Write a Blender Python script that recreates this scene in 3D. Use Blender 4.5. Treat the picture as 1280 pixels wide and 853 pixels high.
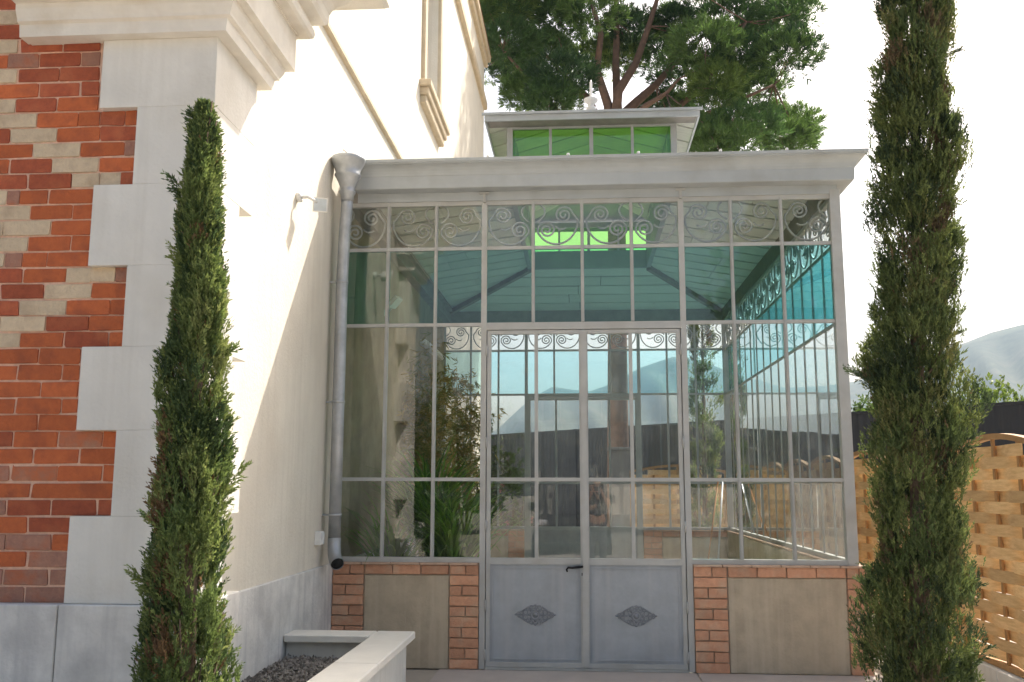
import bpy, math, random
import numpy as np
from mathutils import Vector
R = math.radians
random.seed(7); rng = np.random.default_rng(7)
for o in list(bpy.data.objects): bpy.data.objects.remove(o)
sc = bpy.context.scene
COL = sc.collection

# ------------------------------------------------------------------ camera
cam = bpy.data.cameras.new('camera'); camo = bpy.data.objects.new('camera', cam); COL.objects.link(camo)
cam.sensor_width = 36.0; cam.lens = 1183.5/1280*36; cam.clip_end = 9000; cam.clip_start = 0.05
camo.location = (0, -8.728, 1.6)
_yaw, _pit, _rol = R(4.19), R(8.745), R(0.12)
_fw = Vector((-math.sin(_yaw)*math.cos(_pit), math.cos(_yaw)*math.cos(_pit), math.sin(_pit)))
_q = _fw.to_track_quat('-Z', 'Y')
camo.rotation_mode = 'QUATERNION'
from mathutils import Quaternion
camo.rotation_quaternion = _q @ Quaternion((0, 0, 1), _rol)
sc.camera = camo

# ------------------------------------------------------------------ sky, sun, exposure
SUN = Vector((1.0, 1.42, 1.92)).normalized()          # towards the sun
EL = math.asin(SUN.z); AZ = math.atan2(SUN.x, SUN.y)
w = bpy.data.worlds.new('World'); sc.world = w; w.use_nodes = True
nt = w.node_tree; nt.nodes.clear()
sky = nt.nodes.new('ShaderNodeTexSky'); sky.sky_type = 'NISHITA'; sky.sun_disc = False
sky.sun_elevation = EL; sky.sun_rotation = AZ; sky.air_density = 1.0; sky.dust_density = 7.0; sky.ozone_density = 1.0
bg = nt.nodes.new('ShaderNodeBackground'); bg.inputs['Strength'].default_value = 0.15
wo = nt.nodes.new('ShaderNodeOutputWorld')
nt.links.new(sky.outputs[0], bg.inputs['Color']); nt.links.new(bg.outputs[0], wo.inputs['Surface'])
sl = bpy.data.lights.new('sun', 'SUN'); sl.energy = 5.0; sl.angle = R(0.53); sl.color = (1.0, 0.95, 0.86)
so = bpy.data.objects.new('sun', sl); COL.objects.link(so); so.location = (8, 8, 20)
so.rotation_euler = (-SUN).to_track_quat('-Z', 'Y').to_euler()
vs = sc.view_settings; vs.view_transform = 'Standard'; vs.look = 'None'; vs.gamma = 1; vs.use_curve_mapping = False
vs.exposure = 0.76
vs.use_white_balance = True; vs.white_balance_temperature = 6600; vs.white_balance_tint = 10
sc.render.engine = 'CYCLES'
cy = sc.cycles
cy.use_denoising = True; cy.max_bounces = 10; cy.diffuse_bounces = 4; cy.glossy_bounces = 4; cy.transmission_bounces = 4
cy.transparent_max_bounces = 32; cy.volume_bounces = 0; cy.caustics_reflective = False; cy.caustics_refractive = False
cy.sample_clamp_indirect = 6.0

# ------------------------------------------------------------------ helpers
class MB:
    """collects boxes, bars, tubes and lathes into one mesh (world coordinates)"""
    def __init__(s): s.v = []; s.f = []; s.sm = []
    def add(s, verts, faces, smooth=False):
        n = len(s.v); s.v.extend([tuple(p) for p in verts]); s.f.extend([tuple(i+n for i in f) for f in faces]); s.sm.extend([smooth]*len(faces)); return s
    def box(s, x0, x1, y0, y1, z0, z1):
        return s.add([(x0,y0,z0),(x1,y0,z0),(x1,y1,z0),(x0,y1,z0),(x0,y0,z1),(x1,y0,z1),(x1,y1,z1),(x0,y1,z1)],
                     [(0,3,2,1),(4,5,6,7),(0,1,5,4),(1,2,6,5),(2,3,7,6),(3,0,4,7)])
    def bbox(s, x0, x1, y0, y1, z0, z1, b):
        """box with chamfered edges"""
        V = []; idx = {}
        for ix, (x, sx) in enumerate(((x0, 1), (x1, -1))):
            for iy, (y, sy) in enumerate(((y0, 1), (y1, -1))):
                for iz, (z, sz) in enumerate(((z0, 1), (z1, -1))):
                    for a in range(3):
                        p = [x+sx*b, y+sy*b, z+sz*b]; p[a] = (x, y, z)[a]
                        idx[ix, iy, iz, a] = len(V); V.append(tuple(p))
        F = []
        for a in range(3):
            o = [i for i in range(3) if i != a]
            for e in (0, 1):
                q = []
                for c in ((0,0),(1,0),(1,1),(0,1)):
                    k = [0,0,0]; k[a] = e; k[o[0]] = c[0]; k[o[1]] = c[1]; q.append(idx[k[0],k[1],k[2],a])
                F.append(q)
            for c in ((0,0),(1,0),(1,1),(0,1)):
                k0 = [0,0,0]; k0[o[0]] = c[0]; k0[o[1]] = c[1]; k1 = list(k0); k1[a] = 1
                F.append([idx[k0[0],k0[1],k0[2],o[0]], idx[k1[0],k1[1],k1[2],o[0]], idx[k1[0],k1[1],k1[2],o[1]], idx[k0[0],k0[1],k0[2],o[1]]])
        for ix in (0,1):
            for iy in (0,1):
                for iz in (0,1): F.append([idx[ix,iy,iz,0], idx[ix,iy,iz,1], idx[ix,iy,iz,2]])
        return s.add(V, F)
    def tube(s, pts, rad, n=8, cap=True, smooth=True):
        pts = [Vector(p) for p in pts]; m = len(pts)
        if not hasattr(rad, '__len__'): rad = [rad]*m
        V = []; prev = None
        for i, p in enumerate(pts):
            t = (pts[min(i+1, m-1)] - pts[max(i-1, 0)]).normalized()
            if prev is None:
                a = Vector((0, 0, 1)) if abs(t.z) < .9 else Vector((1, 0, 0)); u = t.cross(a).normalized()
            else:
                u = (prev - t*prev.dot(t)).normalized()
            prev = u; v = t.cross(u)
            for k in range(n):
                an = 2*math.pi*k/n + (math.pi/4 if n == 4 else 0); V.append(p + (u*math.cos(an) + v*math.sin(an))*rad[i])
        F = [(i*n+k, i*n+(k+1) % n, (i+1)*n+(k+1) % n, (i+1)*n+k) for i in range(m-1) for k in range(n)]
        if cap: F += [tuple(range(n-1, -1, -1)), tuple((m-1)*n+k for k in range(n))]
        return s.add(V, F, smooth)
    def lathe(s, cx, cy_, prof, n=24, smooth=True):
        V = [(cx+r*math.cos(2*math.pi*k/n), cy_+r*math.sin(2*math.pi*k/n), z) for r, z in prof for k in range(n)]
        m = len(prof)
        return s.add(V, [(i*n+k, i*n+(k+1) % n, (i+1)*n+(k+1) % n, (i+1)*n+k) for i in range(m-1) for k in range(n)], smooth)
    def bar(s, a, b, wd, ht, up=(0, 0, 1)):
        """rectangular bar from a to b"""
        a, b = Vector(a), Vector(b); t = (b-a).normalized(); sd = t.cross(Vector(up)).normalized(); u = sd.cross(t)
        V = [p + sd*(i*wd/2) + u*(j*ht/2) for p in (a, b) for i, j in ((-1,-1),(1,-1),(1,1),(-1,1))]
        return s.add(V, [(3,2,1,0),(4,5,6,7),(0,1,5,4),(1,2,6,5),(2,3,7,6),(3,0,4,7)])
    def mesh(s, name, off=(0, 0, 0)):
        me = bpy.data.meshes.new(name); ox, oy, oz = off
        me.from_pydata([(x-ox, y-oy, z-oz) for x, y, z in s.v], [], s.f); me.update()
        me.polygons.foreach_set('use_smooth', s.sm)
        return me

def wloc(p):
    v = Vector((0, 0, 0))
    while p is not None: v += p.location; p = p.parent
    return v
def link(name, me, mat=None, parent=None, loc=None, scale=None):
    o = bpy.data.objects.new(name, me); COL.objects.link(o); o.parent = parent
    if mat is not None and len(me.materials) == 0: me.materials.append(mat)
    if loc is not None: o.location = Vector(loc) - (wloc(parent) if parent else Vector((0, 0, 0)))
    if scale is not None: o.scale = scale
    return o
def obj(name, mb, mat, parent=None):
    return link(name, mb.mesh(name, wloc(parent)), mat, parent)
def tag(o, label, cat=None, group=None, kind=None):
    if label: o['label'] = label
    if cat: o['category'] = cat
    if group: o['group'] = group
    if kind: o['kind'] = kind
    return o
def thing(name, label, cat, loc=(0, 0, 0), group=None):
    e = bpy.data.objects.new(name, None); COL.objects.link(e); e.location = loc; e.empty_display_size = .2
    return tag(e, label, cat, group)
def copy_tree(o, parent=None):
    c = o.copy(); COL.objects.link(c); c.parent = parent
    for ch in list(o.children): copy_tree(ch, c)
    return c
def np_mesh(name, verts, nper, col=None):
    """many small polygons, nper corners each; optional one colour per vertex"""
    verts = np.ascontiguousarray(verts, dtype=np.float32).reshape(-1, 3); n = len(verts); m = n//nper
    me = bpy.data.meshes.new(name); me.vertices.add(n); me.vertices.foreach_set('co', verts.ravel())
    me.loops.add(n); me.loops.foreach_set('vertex_index', np.arange(n, dtype=np.int32))
    me.polygons.add(m); me.polygons.foreach_set('loop_start', np.arange(0, n, nper, dtype=np.int32))
    me.update(calc_edges=True)
    if col is not None:
        at = me.attributes.new('leafcol', 'FLOAT_COLOR', 'POINT')
        c4 = np.ones((n, 4), dtype=np.float32); c4[:, :3] = col; at.data.foreach_set('color', c4.ravel())
    return me

# ------------------------------------------------------------------ materials
def mat(name, col, rough=.8, metal=0, var=.12, nscale=6, bump=.0, bscale=60, rnd=0, col2=None, spec=.3, stain=None, streak=None, bdist=.01):
    m = bpy.data.materials.new(name); m.use_nodes = True; N = m.node_tree.nodes; L = m.node_tree.links
    b = N['Principled BSDF']; b.inputs['Roughness'].default_value = rough; b.inputs['Metallic'].default_value = metal
    b.inputs['Specular IOR Level'].default_value = spec
    geo = N.new('ShaderNodeNewGeometry'); 
    nz = N.new('ShaderNodeTexNoise'); nz.inputs['Scale'].default_value = nscale; nz.inputs['Detail'].default_value = 6; nz.inputs['Roughness'].default_value = .65
    L.new(geo.outputs['Position'], nz.inputs['Vector'])
    mx = N.new('ShaderNodeMix'); mx.data_type = 'RGBA'
    c2 = col2 if col2 else tuple(c*(1-2*var) for c in col)
    c1 = col if col2 else tuple(min(1, c*(1+var)) for c in col)
    mx.inputs['A'].default_value = (*c1, 1); mx.inputs['B'].default_value = (*c2, 1)
    rp = N.new('ShaderNodeValToRGB'); rp.color_ramp.elements[0].position = .3; rp.color_ramp.elements[1].position = .72
    L.new(nz.outputs['Fac'], rp.inputs['Fac']); L.new(rp.outputs['Color'], mx.inputs['Factor'])
    out = mx.outputs['Result']
    if stain:                                     # larger blotches of dirt: (colour, scale, amount)
        n2 = N.new('ShaderNodeTexNoise'); n2.inputs['Scale'].default_value = stain[1]; n2.inputs['Detail'].default_value = 5
        L.new(geo.outputs['Position'], n2.inputs['Vector'])
        r2 = N.new('ShaderNodeValToRGB'); r2.color_ramp.elements[0].position = .5; r2.color_ramp.elements[1].position = .72
        r2.color_ramp.elements[1].color = (stain[2],)*3+(1,)
        L.new(n2.outputs['Fac'], r2.inputs['Fac'])
        m2 = N.new('ShaderNodeMix'); m2.data_type = 'RGBA'; L.new(r2.outputs['Color'], m2.inputs['Factor']); L.new(out, m2.inputs['A']); m2.inputs['B'].default_value = (*stain[0], 1)
        out = m2.outputs['Result']
    if streak:                                    # vertical run-off streaks: (colour, amount)
        mp = N.new('ShaderNodeMapping'); mp.inputs['Scale'].default_value = (14, 14, .7); L.new(geo.outputs['Position'], mp.inputs['Vector'])
        n2 = N.new('ShaderNodeTexNoise'); n2.inputs['Scale'].default_value = 1.0; n2.inputs['Detail'].default_value = 4; L.new(mp.outputs[0], n2.inputs['Vector'])
        r2 = N.new('ShaderNodeValToRGB'); r2.color_ramp.elements[0].position = .48; r2.color_ramp.elements[1].position = .75
        r2.color_ramp.elements[1].color = (streak[1],)*3+(1,)
        L.new(n2.outputs['Fac'], r2.inputs['Fac'])
        m2 = N.new('ShaderNodeMix'); m2.data_type = 'RGBA'; L.new(r2.outputs['Color'], m2.inputs['Factor']); L.new(out, m2.inputs['A']); m2.inputs['B'].default_value = (*streak[0], 1)
        out = m2.outputs['Result']
    if rnd:
        oi = N.new('ShaderNodeObjectInfo'); ma = N.new('ShaderNodeMapRange')
        ma.inputs['To Min'].default_value = 1-rnd; ma.inputs['To Max'].default_value = 1+rnd; L.new(oi.outputs['Random'], ma.inputs['Value'])
        hs = N.new('ShaderNodeHueSaturation'); L.new(out, hs.inputs['Color']); L.new(ma.outputs[0], hs.inputs['Value']); out = hs.outputs['Color']
    L.new(out, b.inputs['Base Color'])
    if bump:
        n3 = N.new('ShaderNodeTexNoise'); n3.inputs['Scale'].default_value = bscale; n3.inputs['Detail'].default_value = 5; L.new(geo.outputs['Position'], n3.inputs['Vector'])
        bp = N.new('ShaderNodeBump'); bp.inputs['Strength'].default_value = bump; bp.inputs['Distance'].default_value = bdist
        L.new(n3.outputs['Fac'], bp.inputs['Height']); L.new(bp.outputs[0], b.inputs['Normal'])
    return m
def wood(name, col, col2, rnd=.15, axis=(1, 12, 12), rough=.7):
    m = mat(name, col, rough, col2=col2, nscale=1.0, rnd=rnd, bump=.15, bscale=40)
    N = m.node_tree.nodes; L = m.node_tree.links
    nz = [n for n in N if n.type == 'TEX_NOISE'][0]; mp = N.new('ShaderNodeMapping'); mp.inputs['Scale'].default_value = axis
    L.new(N['Geometry'].outputs['Position'], mp.inputs['Vector']); L.new(mp.outputs[0], nz.inputs['Vector']); nz.inputs['Scale'].default_value = 3
    return m
def glass(name, tint, dust=.03, dscale=3, ior=1.5, dmin=.4, dmax=.75, dcol=(.75, .76, .74)):
    m = bpy.data.materials.new(name); m.use_nodes = True; N = m.node_tree.nodes; L = m.node_tree.links; N.clear()
    o = N.new('ShaderNodeOutputMaterial'); tr = N.new('ShaderNodeBsdfTransparent'); tr.inputs['Color'].default_value = (*[math.sqrt(c) for c in tint], 1)
    gl = N.new('ShaderNodeBsdfGlossy'); gl.inputs['Roughness'].default_value = .0; gl.inputs['Color'].default_value = (1, 1, 1, 1)
    fr = N.new('ShaderNodeFresnel'); fr.inputs['IOR'].default_value = ior
    d1 = N.new('ShaderNodeBsdfDiffuse'); d1.inputs['Color'].default_value = (*dcol, 1); d2 = N.new('ShaderNodeBsdfTranslucent'); d2.inputs['Color'].default_value = (*dcol, 1)
    df = N.new('ShaderNodeMixShader'); df.inputs[0].default_value = .5; L.new(d1.outputs[0], df.inputs[1]); L.new(d2.outputs[0], df.inputs[2])
    oi = N.new('ShaderNodeObjectInfo'); mo = N.new('ShaderNodeMapRange'); mo.inputs['To Min'].default_value = .94; mo.inputs['To Max'].default_value = 1.0; L.new(oi.outputs['Random'], mo.inputs['Value'])
    hs = N.new('ShaderNodeHueSaturation'); hs.inputs['Color'].default_value = tr.inputs['Color'].default_value; L.new(mo.outputs[0], hs.inputs['Value']); L.new(hs.outputs['Color'], tr.inputs['Color'])
    geo = N.new('ShaderNodeNewGeometry'); nz = N.new('ShaderNodeTexNoise'); nz.inputs['Scale'].default_value = dscale; nz.inputs['Detail'].default_value = 8; nz.inputs['Roughness'].default_value = .7
    L.new(geo.outputs['Position'], nz.inputs['Vector'])
    mr = N.new('ShaderNodeMapRange'); mr.inputs['From Min'].default_value = dmin; mr.inputs['From Max'].default_value = dmax; mr.inputs['To Min'].default_value = min(.006, dust*.15); mr.inputs['To Max'].default_value = dust
    L.new(nz.outputs['Fac'], mr.inputs['Value'])
    m1 = N.new('ShaderNodeMixShader'); L.new(mr.outputs[0], m1.inputs[0]); L.new(tr.outputs[0], m1.inputs[1]); L.new(df.outputs[0], m1.inputs[2])
    m2 = N.new('ShaderNodeMixShader'); # both faces of the light reflect: the front one carries 2F, the rear one none (its rays are not bent inside)
    bk = N.new('ShaderNodeMath'); bk.operation = 'SUBTRACT'; bk.inputs[0].default_value = 1; L.new(geo.outputs['Backfacing'], bk.inputs[1])
    f2 = N.new('ShaderNodeMath'); f2.operation = 'MULTIPLY'; L.new(fr.outputs[0], f2.inputs[0]); f2.inputs[1].default_value = 2.0
    f3 = N.new('ShaderNodeMath'); f3.operation = 'MULTIPLY'; f3.use_clamp = True; L.new(f2.outputs[0], f3.inputs[0]); L.new(bk.outputs[0], f3.inputs[1])
    L.new(f3.outputs[0], m2.inputs[0]); L.new(m1.outputs[0], m2.inputs[1]); L.new(gl.outputs[0], m2.inputs[2])
    # hand-drawn glass: very slight waviness of the reflection
    n3 = N.new('ShaderNodeTexNoise'); n3.inputs['Scale'].default_value = 2.2; L.new(geo.outputs['Position'], n3.inputs['Vector'])
    bp = N.new('ShaderNodeBump'); bp.inputs['Strength'].default_value = .02; bp.inputs['Distance'].default_value = .02; L.new(n3.outputs['Fac'], bp.inputs['Height']); L.new(bp.outputs[0], gl.inputs['Normal'])
    L.new(m2.outputs[0], o.inputs['Surface'])
    return m
def leafmat(name, trans=.3, rough=.55):
    m = bpy.data.materials.new(name); m.use_nodes = True; N = m.node_tree.nodes; L = m.node_tree.links
    b = N['Principled BSDF']; b.inputs['Roughness'].default_value = rough; b.inputs['Specular IOR Level'].default_value = .25
    at = N.new('ShaderNodeAttribute'); at.attribute_name = 'leafcol'; L.new(at.outputs['Color'], b.inputs['Base Color'])
    t = N.new('ShaderNodeBsdfTranslucent'); hs = N.new('ShaderNodeHueSaturation'); hs.inputs['Value'].default_value = 1.6; hs.inputs['Saturation'].default_value = 1.1; hs.inputs['Hue'].default_value = .485
    L.new(at.outputs['Color'], hs.inputs['Color']); L.new(hs.outputs['Color'], t.inputs['Color'])
    mx = N.new('ShaderNodeMixShader'); mx.inputs[0].default_value = trans; L.new(b.outputs[0], mx.inputs[1]); L.new(t.outputs[0], mx.inputs[2])
    L.new(mx.outputs[0], N['Material Output'].inputs['Surface'])
    return m

# ------------------------------------------------------------------ palette
M = {}
M['plaster'] = mat('white_plaster', (.77, .745, .69), .9, var=.04, nscale=3, bump=.35, bscale=45, stain=((.60, .56, .49), 1.7, .55), streak=((.63, .60, .54), .4))
M['wallcream'] = mat('cream_wall_render', (.77, .715, .61), .92, var=.04, nscale=2.5, bump=.4, bscale=40, stain=((.62, .55, .45), .9, .5), streak=((.58, .52, .43), .35))
M['trim'] = mat('ochre_trim', (.60, .50, .36), .9, var=.08, nscale=5)
M['stone'] = mat('pale_moulding', (.78, .74, .67), .85, var=.05, nscale=5, bump=.2, stain=((.56, .48, .37), 3.5, .55))
M['plinth'] = mat('grey_plinth_concrete', (.76, .74, .70), .9, var=.1, nscale=5, bump=.4, bscale=40, stain=((.44, .43, .42), 2.2, .7), streak=((.50, .49, .48), .6))
M['mortar'] = mat('pink_mortar', (.78, .52, .39), .95, var=.12, nscale=20, bump=.3, bscale=120)
BR = {}
def brickmat(name, c1, c2, st, rnd=.13): return mat(name, c1, .9, col2=c2, nscale=26, rnd=rnd, bump=.7, bscale=55, bdist=.012, stain=(st, 9, .85), streak=None)
BR['O'] = brickmat('orange_brick', (.58, .158, .058), (.47, .12, .046), (.36, .10, .048))
BR['D'] = brickmat('dark_red_brick', (.46, .118, .055), (.32, .08, .043), (.50, .15, .07))
BR['B'] = brickmat('beige_brick', (.70, .56, .39), (.59, .46, .32), (.47, .35, .24), .06)
BR['P'] = brickmat('smoked_brick', (.43, .225, .155), (.32, .155, .115), (.48, .15, .07), .1)
BR['Q'] = brickmat('patched_brick', (.56, .16, .065), (.42, .18, .11), (.45, .28, .20), .06)
M['grey'] = mat('grey_metal_paint', (.43, .46, .475), .45, var=.05, nscale=3, spec=.4, stain=((.32, .31, .29), 3, .3))
M['greylight'] = mat('pale_grey_frame_paint', (.475, .48, .465), .45, var=.06, nscale=5, spec=.4, stain=((.36, .33, .28), 4, .4))
M['doorgrey'] = mat('door_grey_paint', (.385, .415, .445), .42, var=.07, nscale=6, spec=.45, bump=.12, bscale=30, stain=((.29, .30, .315), 2.6, .5), streak=((.46, .47, .48), .5))
M['zinc'] = mat('zinc', (.46, .48, .50), .42, metal=.45, var=.12, nscale=7, stain=((.32, .33, .34), 3, .6))
M['dark'] = mat('recess_shade', (.03, .03, .03), .8)  # near-black colour standing in for shade in gaps and hollows
M['blackmetal'] = mat('black_iron', (.02, .02, .022), .35, metal=.3)
M['render'] = mat('beige_panel_render', (.50, .42, .31), .95, var=.08, nscale=8, bump=.5, bscale=50, stain=((.36, .29, .21), 2.6, .75), streak=((.60, .52, .40), .6))
BR['C'] = mat('salmon_brick', (.64, .345, .215), .9, col2=(.51, .26, .16), nscale=22, rnd=.16, bump=.6, bscale=60, stain=((.56, .40, .28), 8, .6))
M['cmortar'] = mat('buff_mortar', (.48, .37, .27), .95, var=.1, nscale=25, bump=.25, bscale=120)
M['board'] = wood('white_painted_board', (.84, .83, .77), (.72, .71, .65), rnd=.06, axis=(1.2, 9, 9), rough=.65)
M['beam'] = mat('beam_paint_soffit_shade', (.30, .28, .25), .7, var=.12, nscale=6)
M['lead'] = mat('roof_zinc_sheet', (.42, .43, .44), .5, metal=.4, var=.08, nscale=2)
M['greenframe'] = mat('lantern_frame_paint', (.42, .43, .42), .5, var=.06)
M['floor'] = mat('pale_tile_floor', (.70, .67, .60), .8, var=.1, nscale=5)
G = {}
G['clear'] = glass('clear_glass', (.95, .98, .97), dust=.14, dscale=5, dmin=.52, dmax=.85)
G['teal'] = glass('turquoise_glass', (.36, .74, .75), dust=.3, dscale=9, dmin=.64, dmax=.8)
G['green'] = glass('green_glass', (.44, .92, .22), dust=.02, dscale=4)
G['dusty'] = glass('dusty_glass', (.88, .92, .91), dust=.32, dscale=1.6)
G['teal_dusty'] = glass('turquoise_side_glass', (.26, .72, .80), dust=.03, dscale=3)
G['teal_back'] = glass('sky_brightened_turquoise_glass', (.60, .92, .97), dust=.02, dscale=3)  # same turquoise made paler, the bright sky behind put into the tint

# ------------------------------------------------------------------ ground
def sheet(name, x0, x1, y0, y1, z, m, nx=1, ny=1):
    mb = MB(); V = []; F = []
    for j in range(ny+1):
        for i in range(nx+1): V.append((x0+(x1-x0)*i/nx, y0+(y1-y0)*j/ny, z))
    for j in range(ny):
        for i in range(nx): a = j*(nx+1)+i; F.append((a, a+1, a+nx+2, a+nx+1))
    mb.add(V, F); return obj(name, mb, m)
g = sheet('ground', -4000, 4000, -4000, 4000, -.012, mat('dry_earth', (.46, .41, .34), .95, var=.12, nscale=.8, bump=.3, bscale=30, stain=((.26, .27, .15), .15, .5)))
tag(g, None, kind='structure')
pv = MB()
for i, (x0, x1) in enumerate(((-1.28, 1.1), (1.108, 3.22))):
    for j, (y0, y1) in enumerate(((-.095, -1.9), (-1.91, -4.2), (-4.21, -6.5), (-6.51, -8.8), (-8.81, -11.1), (-11.11, -14))):
        pass
pave = thing('paving', None, None, (0, 0, 0)); pave['kind'] = 'structure'
pm = mat('pale_concrete_paving', (.50, .45, .41), .9, var=.06, nscale=3, bump=.15, bscale=80, stain=((.38, .34, .31), 1.2, .45))
for (x0, x1) in ((-1.28, .98), (.99, 3.20)):
    for (y1, y0) in ((-.06, -1.9), (-1.91, -4.2), (-4.21, -6.5), (-6.51, -8.8), (-8.81, -11.1), (-11.11, -14)):
        s = MB().bbox(x0, x1, y0, y1, -.05, .0, .004); obj('paving_slab', s, pm, pave)

dr = sheet('road', -30, 30, -40, -14.05, -.006, mat('pale_gravel_drive', (.40, .37, .32), .95, var=.12, nscale=8, bump=.4, bscale=120)); dr['kind'] = 'structure'
# ------------------------------------------------------------------ house
XW = -2.29; XP = -2.15; YF = -3.54; YB = -2.83
house = thing('house', 'cream rendered house with red brick front and white quoined corner, left of the conservatory', 'house', (-2.29, 4.8, 0))
mb = MB()                                             # long side wall with one window opening
ys = [-3.4, 4.45, 5.75, 13.05]; zs = [0, 7.42, 9.7, 12.0]
V = [(XW, y, z) for z in zs for y in ys]; F = []
for j in range(3):
    for i in range(3):
        if (i, j) != (1, 1): a = j*4+i; F.append((a, a+1, a+5, a+4))
n = len(V); V += [(XW-.25, y, z) for z in zs[1:3] for y in ys[1:3]]
h = [5, 6, 9, 10]; k = [n, n+1, n+2, n+3]
F += [(h[0], k[0], k[1], h[1]), (h[1], k[1], k[3], h[3]), (h[3], k[3], k[2], h[2]), (h[2], k[2], k[0], h[0])]
n = len(V); V += [(-12, 13.05, 0), (-12, 13.05, 12), (-12, -3.4, 12), (-12, -3.4, 0)]
F += [(3, n, n+1, 15), (12, 15, n+1, n+2), (n, n+3, n+2, n+1)]
mb.add(V, F); obj('side_wall', mb, M['wallcream'], house)
bw = obj('brick_wall', MB().box(-12, -2.3, -3.483, -3.402, 0, 12), M['mortar'], house)
ROWS = ['D3565,3395;', 'B3558,3443;D3440,3388;', 'D3549,3382;', 'B3541,3435;D3418,3151;D3139,2907;', 'O3532,3490;P3487,3292;D3287,3025;P3019,2903;', 'B3523,3425;D3413,3154;D3148,2899;', 'O3515,3279;D3271,3022;D3005,2896;', 'B3507,3418;D3412,3157;O3145,2892;', 'B3498,3273;O3267,3014;O3008,2878;D2873,2722;O2716,2646;', 'D3490,3433;B3428,3141;O3136,2872;D2866,2646;', 'O3481,3286;B3280,2987;O2982,2714;P2708,2645;', 'O3472,3425;D3416,3155;B3149,2867;O2858,2647;', 'D3464,3302;D3290,3026;B3020,2852;B2846,2721;D2719,2646;', 'B3456,3423;P3418,3341;O3336,3166;O3154,2885;', 'B3447,3269;O3263,3008;O3003,2884;', 'B3438,3426;B3422,3134;O3127,2883;', 'B3429,3267;O3261,3002;O2996,2881;', 'B3421,3404;P3398,3294;O3290,3141;O3135,2880;', 'D3413,3286;O3275,3016;B3011,2862;B2860,2715;P2712,2635;', 'D3405,3146;B3135,2855;O2850,2635;', 'D3396,3287;B3281,3001;O2996,2735;O2733,2636;', 'B3387,3118;D3113,2858;O2852,2638;', 'B3378,3267;O3262,3003;D2992,2732;O2727,2640;', 'O3370,3148;O3137,2894;', 'O3361,3271;O3259,3002;O2991,2893;', 'O3352,3121;O3110,2891;', 'O3344,3265;O3252,2990;O2979,2889;', 'O3336,3122;O3113,2888;', 'D3328,3263;O3251,2992;Q2981,2726;O2721,2647;', 'O3319,3135;O3121,2863;O2850,2645;', 'P3311,3264;Q3249,2983;O2977,2718;O2707,2645;', 'O3302,3136;O3119,2643;', 'P3294,3270;D3261,3007;D2996,2734;D2724,2645;', 'O3286,3137;D3122,2879;', 'P3277,3255;P3250,2983;O2978,2882;', 'O3269,3126;P3110,2881;', 'P3261,3256;P3245,2988;P2975,2879;', 'P3252,3123;P3110,2882;']
ub = {}
for c in 'ODBPQ':
    ub[c] = []
    for q_ in range(7):                               # chipped and uneven variants
        mm = MB().bbox(-.5, .5, -.5, .5, -.5, .5, .035); mm.v = [(x+random.gauss(0, .007)-(math.copysign(random.uniform(.02, .06), x) if random.random() < .06 else 0), y+random.gauss(0, .05), z+random.gauss(0, .022)-(math.copysign(random.uniform(.05, .14), z) if random.random() < .07 else 0)) for x, y, z in mm.v]
        me = mm.mesh('brick'); me.materials.append(BR[c]); ub[c].append(me)
def brick(c, x0, x1, z0, z1, y0=-3.470, y1=-3.491):
    dy = random.uniform(-.003, .004)
    o = link('brick', random.choice(ub[c]), None, bw, ((x0+x1)/2, (y0+y1)/2-dy, (z0+z1)/2), (x1-x0, abs(y1-y0), z1-z0))
    o.rotation_euler = (random.gauss(0, .012), random.gauss(0, .004), random.gauss(0, .006))
for r, row in enumerate(ROWS):
    z0 = 4.513-.0962*r
    for i, t in enumerate(row.strip(';').split(';')):
        a, b = t[1:].split(','); x0, x1 = -int(a)/1000, -int(b)/1000
        if i == 0:
            if x1-x0 < .262: x0 = x1-.262
            xx = x0
        brick(t[0], x0, x1, z0+random.uniform(-.002, .002), z0+.0845+random.uniform(-.002, .002))
    while xx > -4.2:
        L = .262; brick(random.choice('OOODDB'), xx-.011-L, xx-.011, z0, z0+.0845); xx -= L+.011
# quoins of the corner pier: alternating long and short, front and side
zb = [.957, 1.432, 1.911, 2.390, 2.866, 3.355, 3.832, 4.262]
for i in range(7):
    long_front = i % 2 == 0
    x0 = -2.858 if long_front else -2.622; yb = -3.06 if long_front else YB
    if i == 6: yb = -2.845
    o = obj('quoin', MB().bbox(x0, XP, YF, yb, zb[i], zb[i+1]-.0005, .0025), M['plaster'], house)
obj('pier_core', MB().box(-2.6, -2.16, -3.47, -3.08, .9, 5.2), M['plaster'], house)
# capital: moulded profile swept round three sides of the pier
prof = [(-.02, 4.262), (.075, 4.262), (.085, 4.335), (.11, 4.345), (.112, 4.36), (.125, 4.385), (.135, 4.41), (.137, 4.442), (.19, 4.444), (.19, 4.70), (.20, 4.702), (.20, 4.715),
        (.265, 4.72), (.285, 4.735), (.292, 4.765), (.285, 4.80), (.26, 4.83), (.262, 4.85), (.345, 4.86), (.365, 4.885), (.368, 4.95), (.40, 5.02), (.46, 5.08), (.50, 5.13), (.70, 5.165), (.73, 5.19), (.73, 5.34), (-.02, 5.36)]
def sweep(prof, path, cl=True):
    V = []; m = len(prof)
    for fx in path: V += [fx(o, z) for o, z in prof]
    F = []
    for s_ in range(len(path)-1):
        for i in range(m-1): F.append((s_*m+i, (s_+1)*m+i, (s_+1)*m+i+1, s_*m+i+1))
    if cl: F += [tuple(range(m)), tuple((len(path)-1)*m+i for i in range(m-1, -1, -1))]
    return V, F
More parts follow.
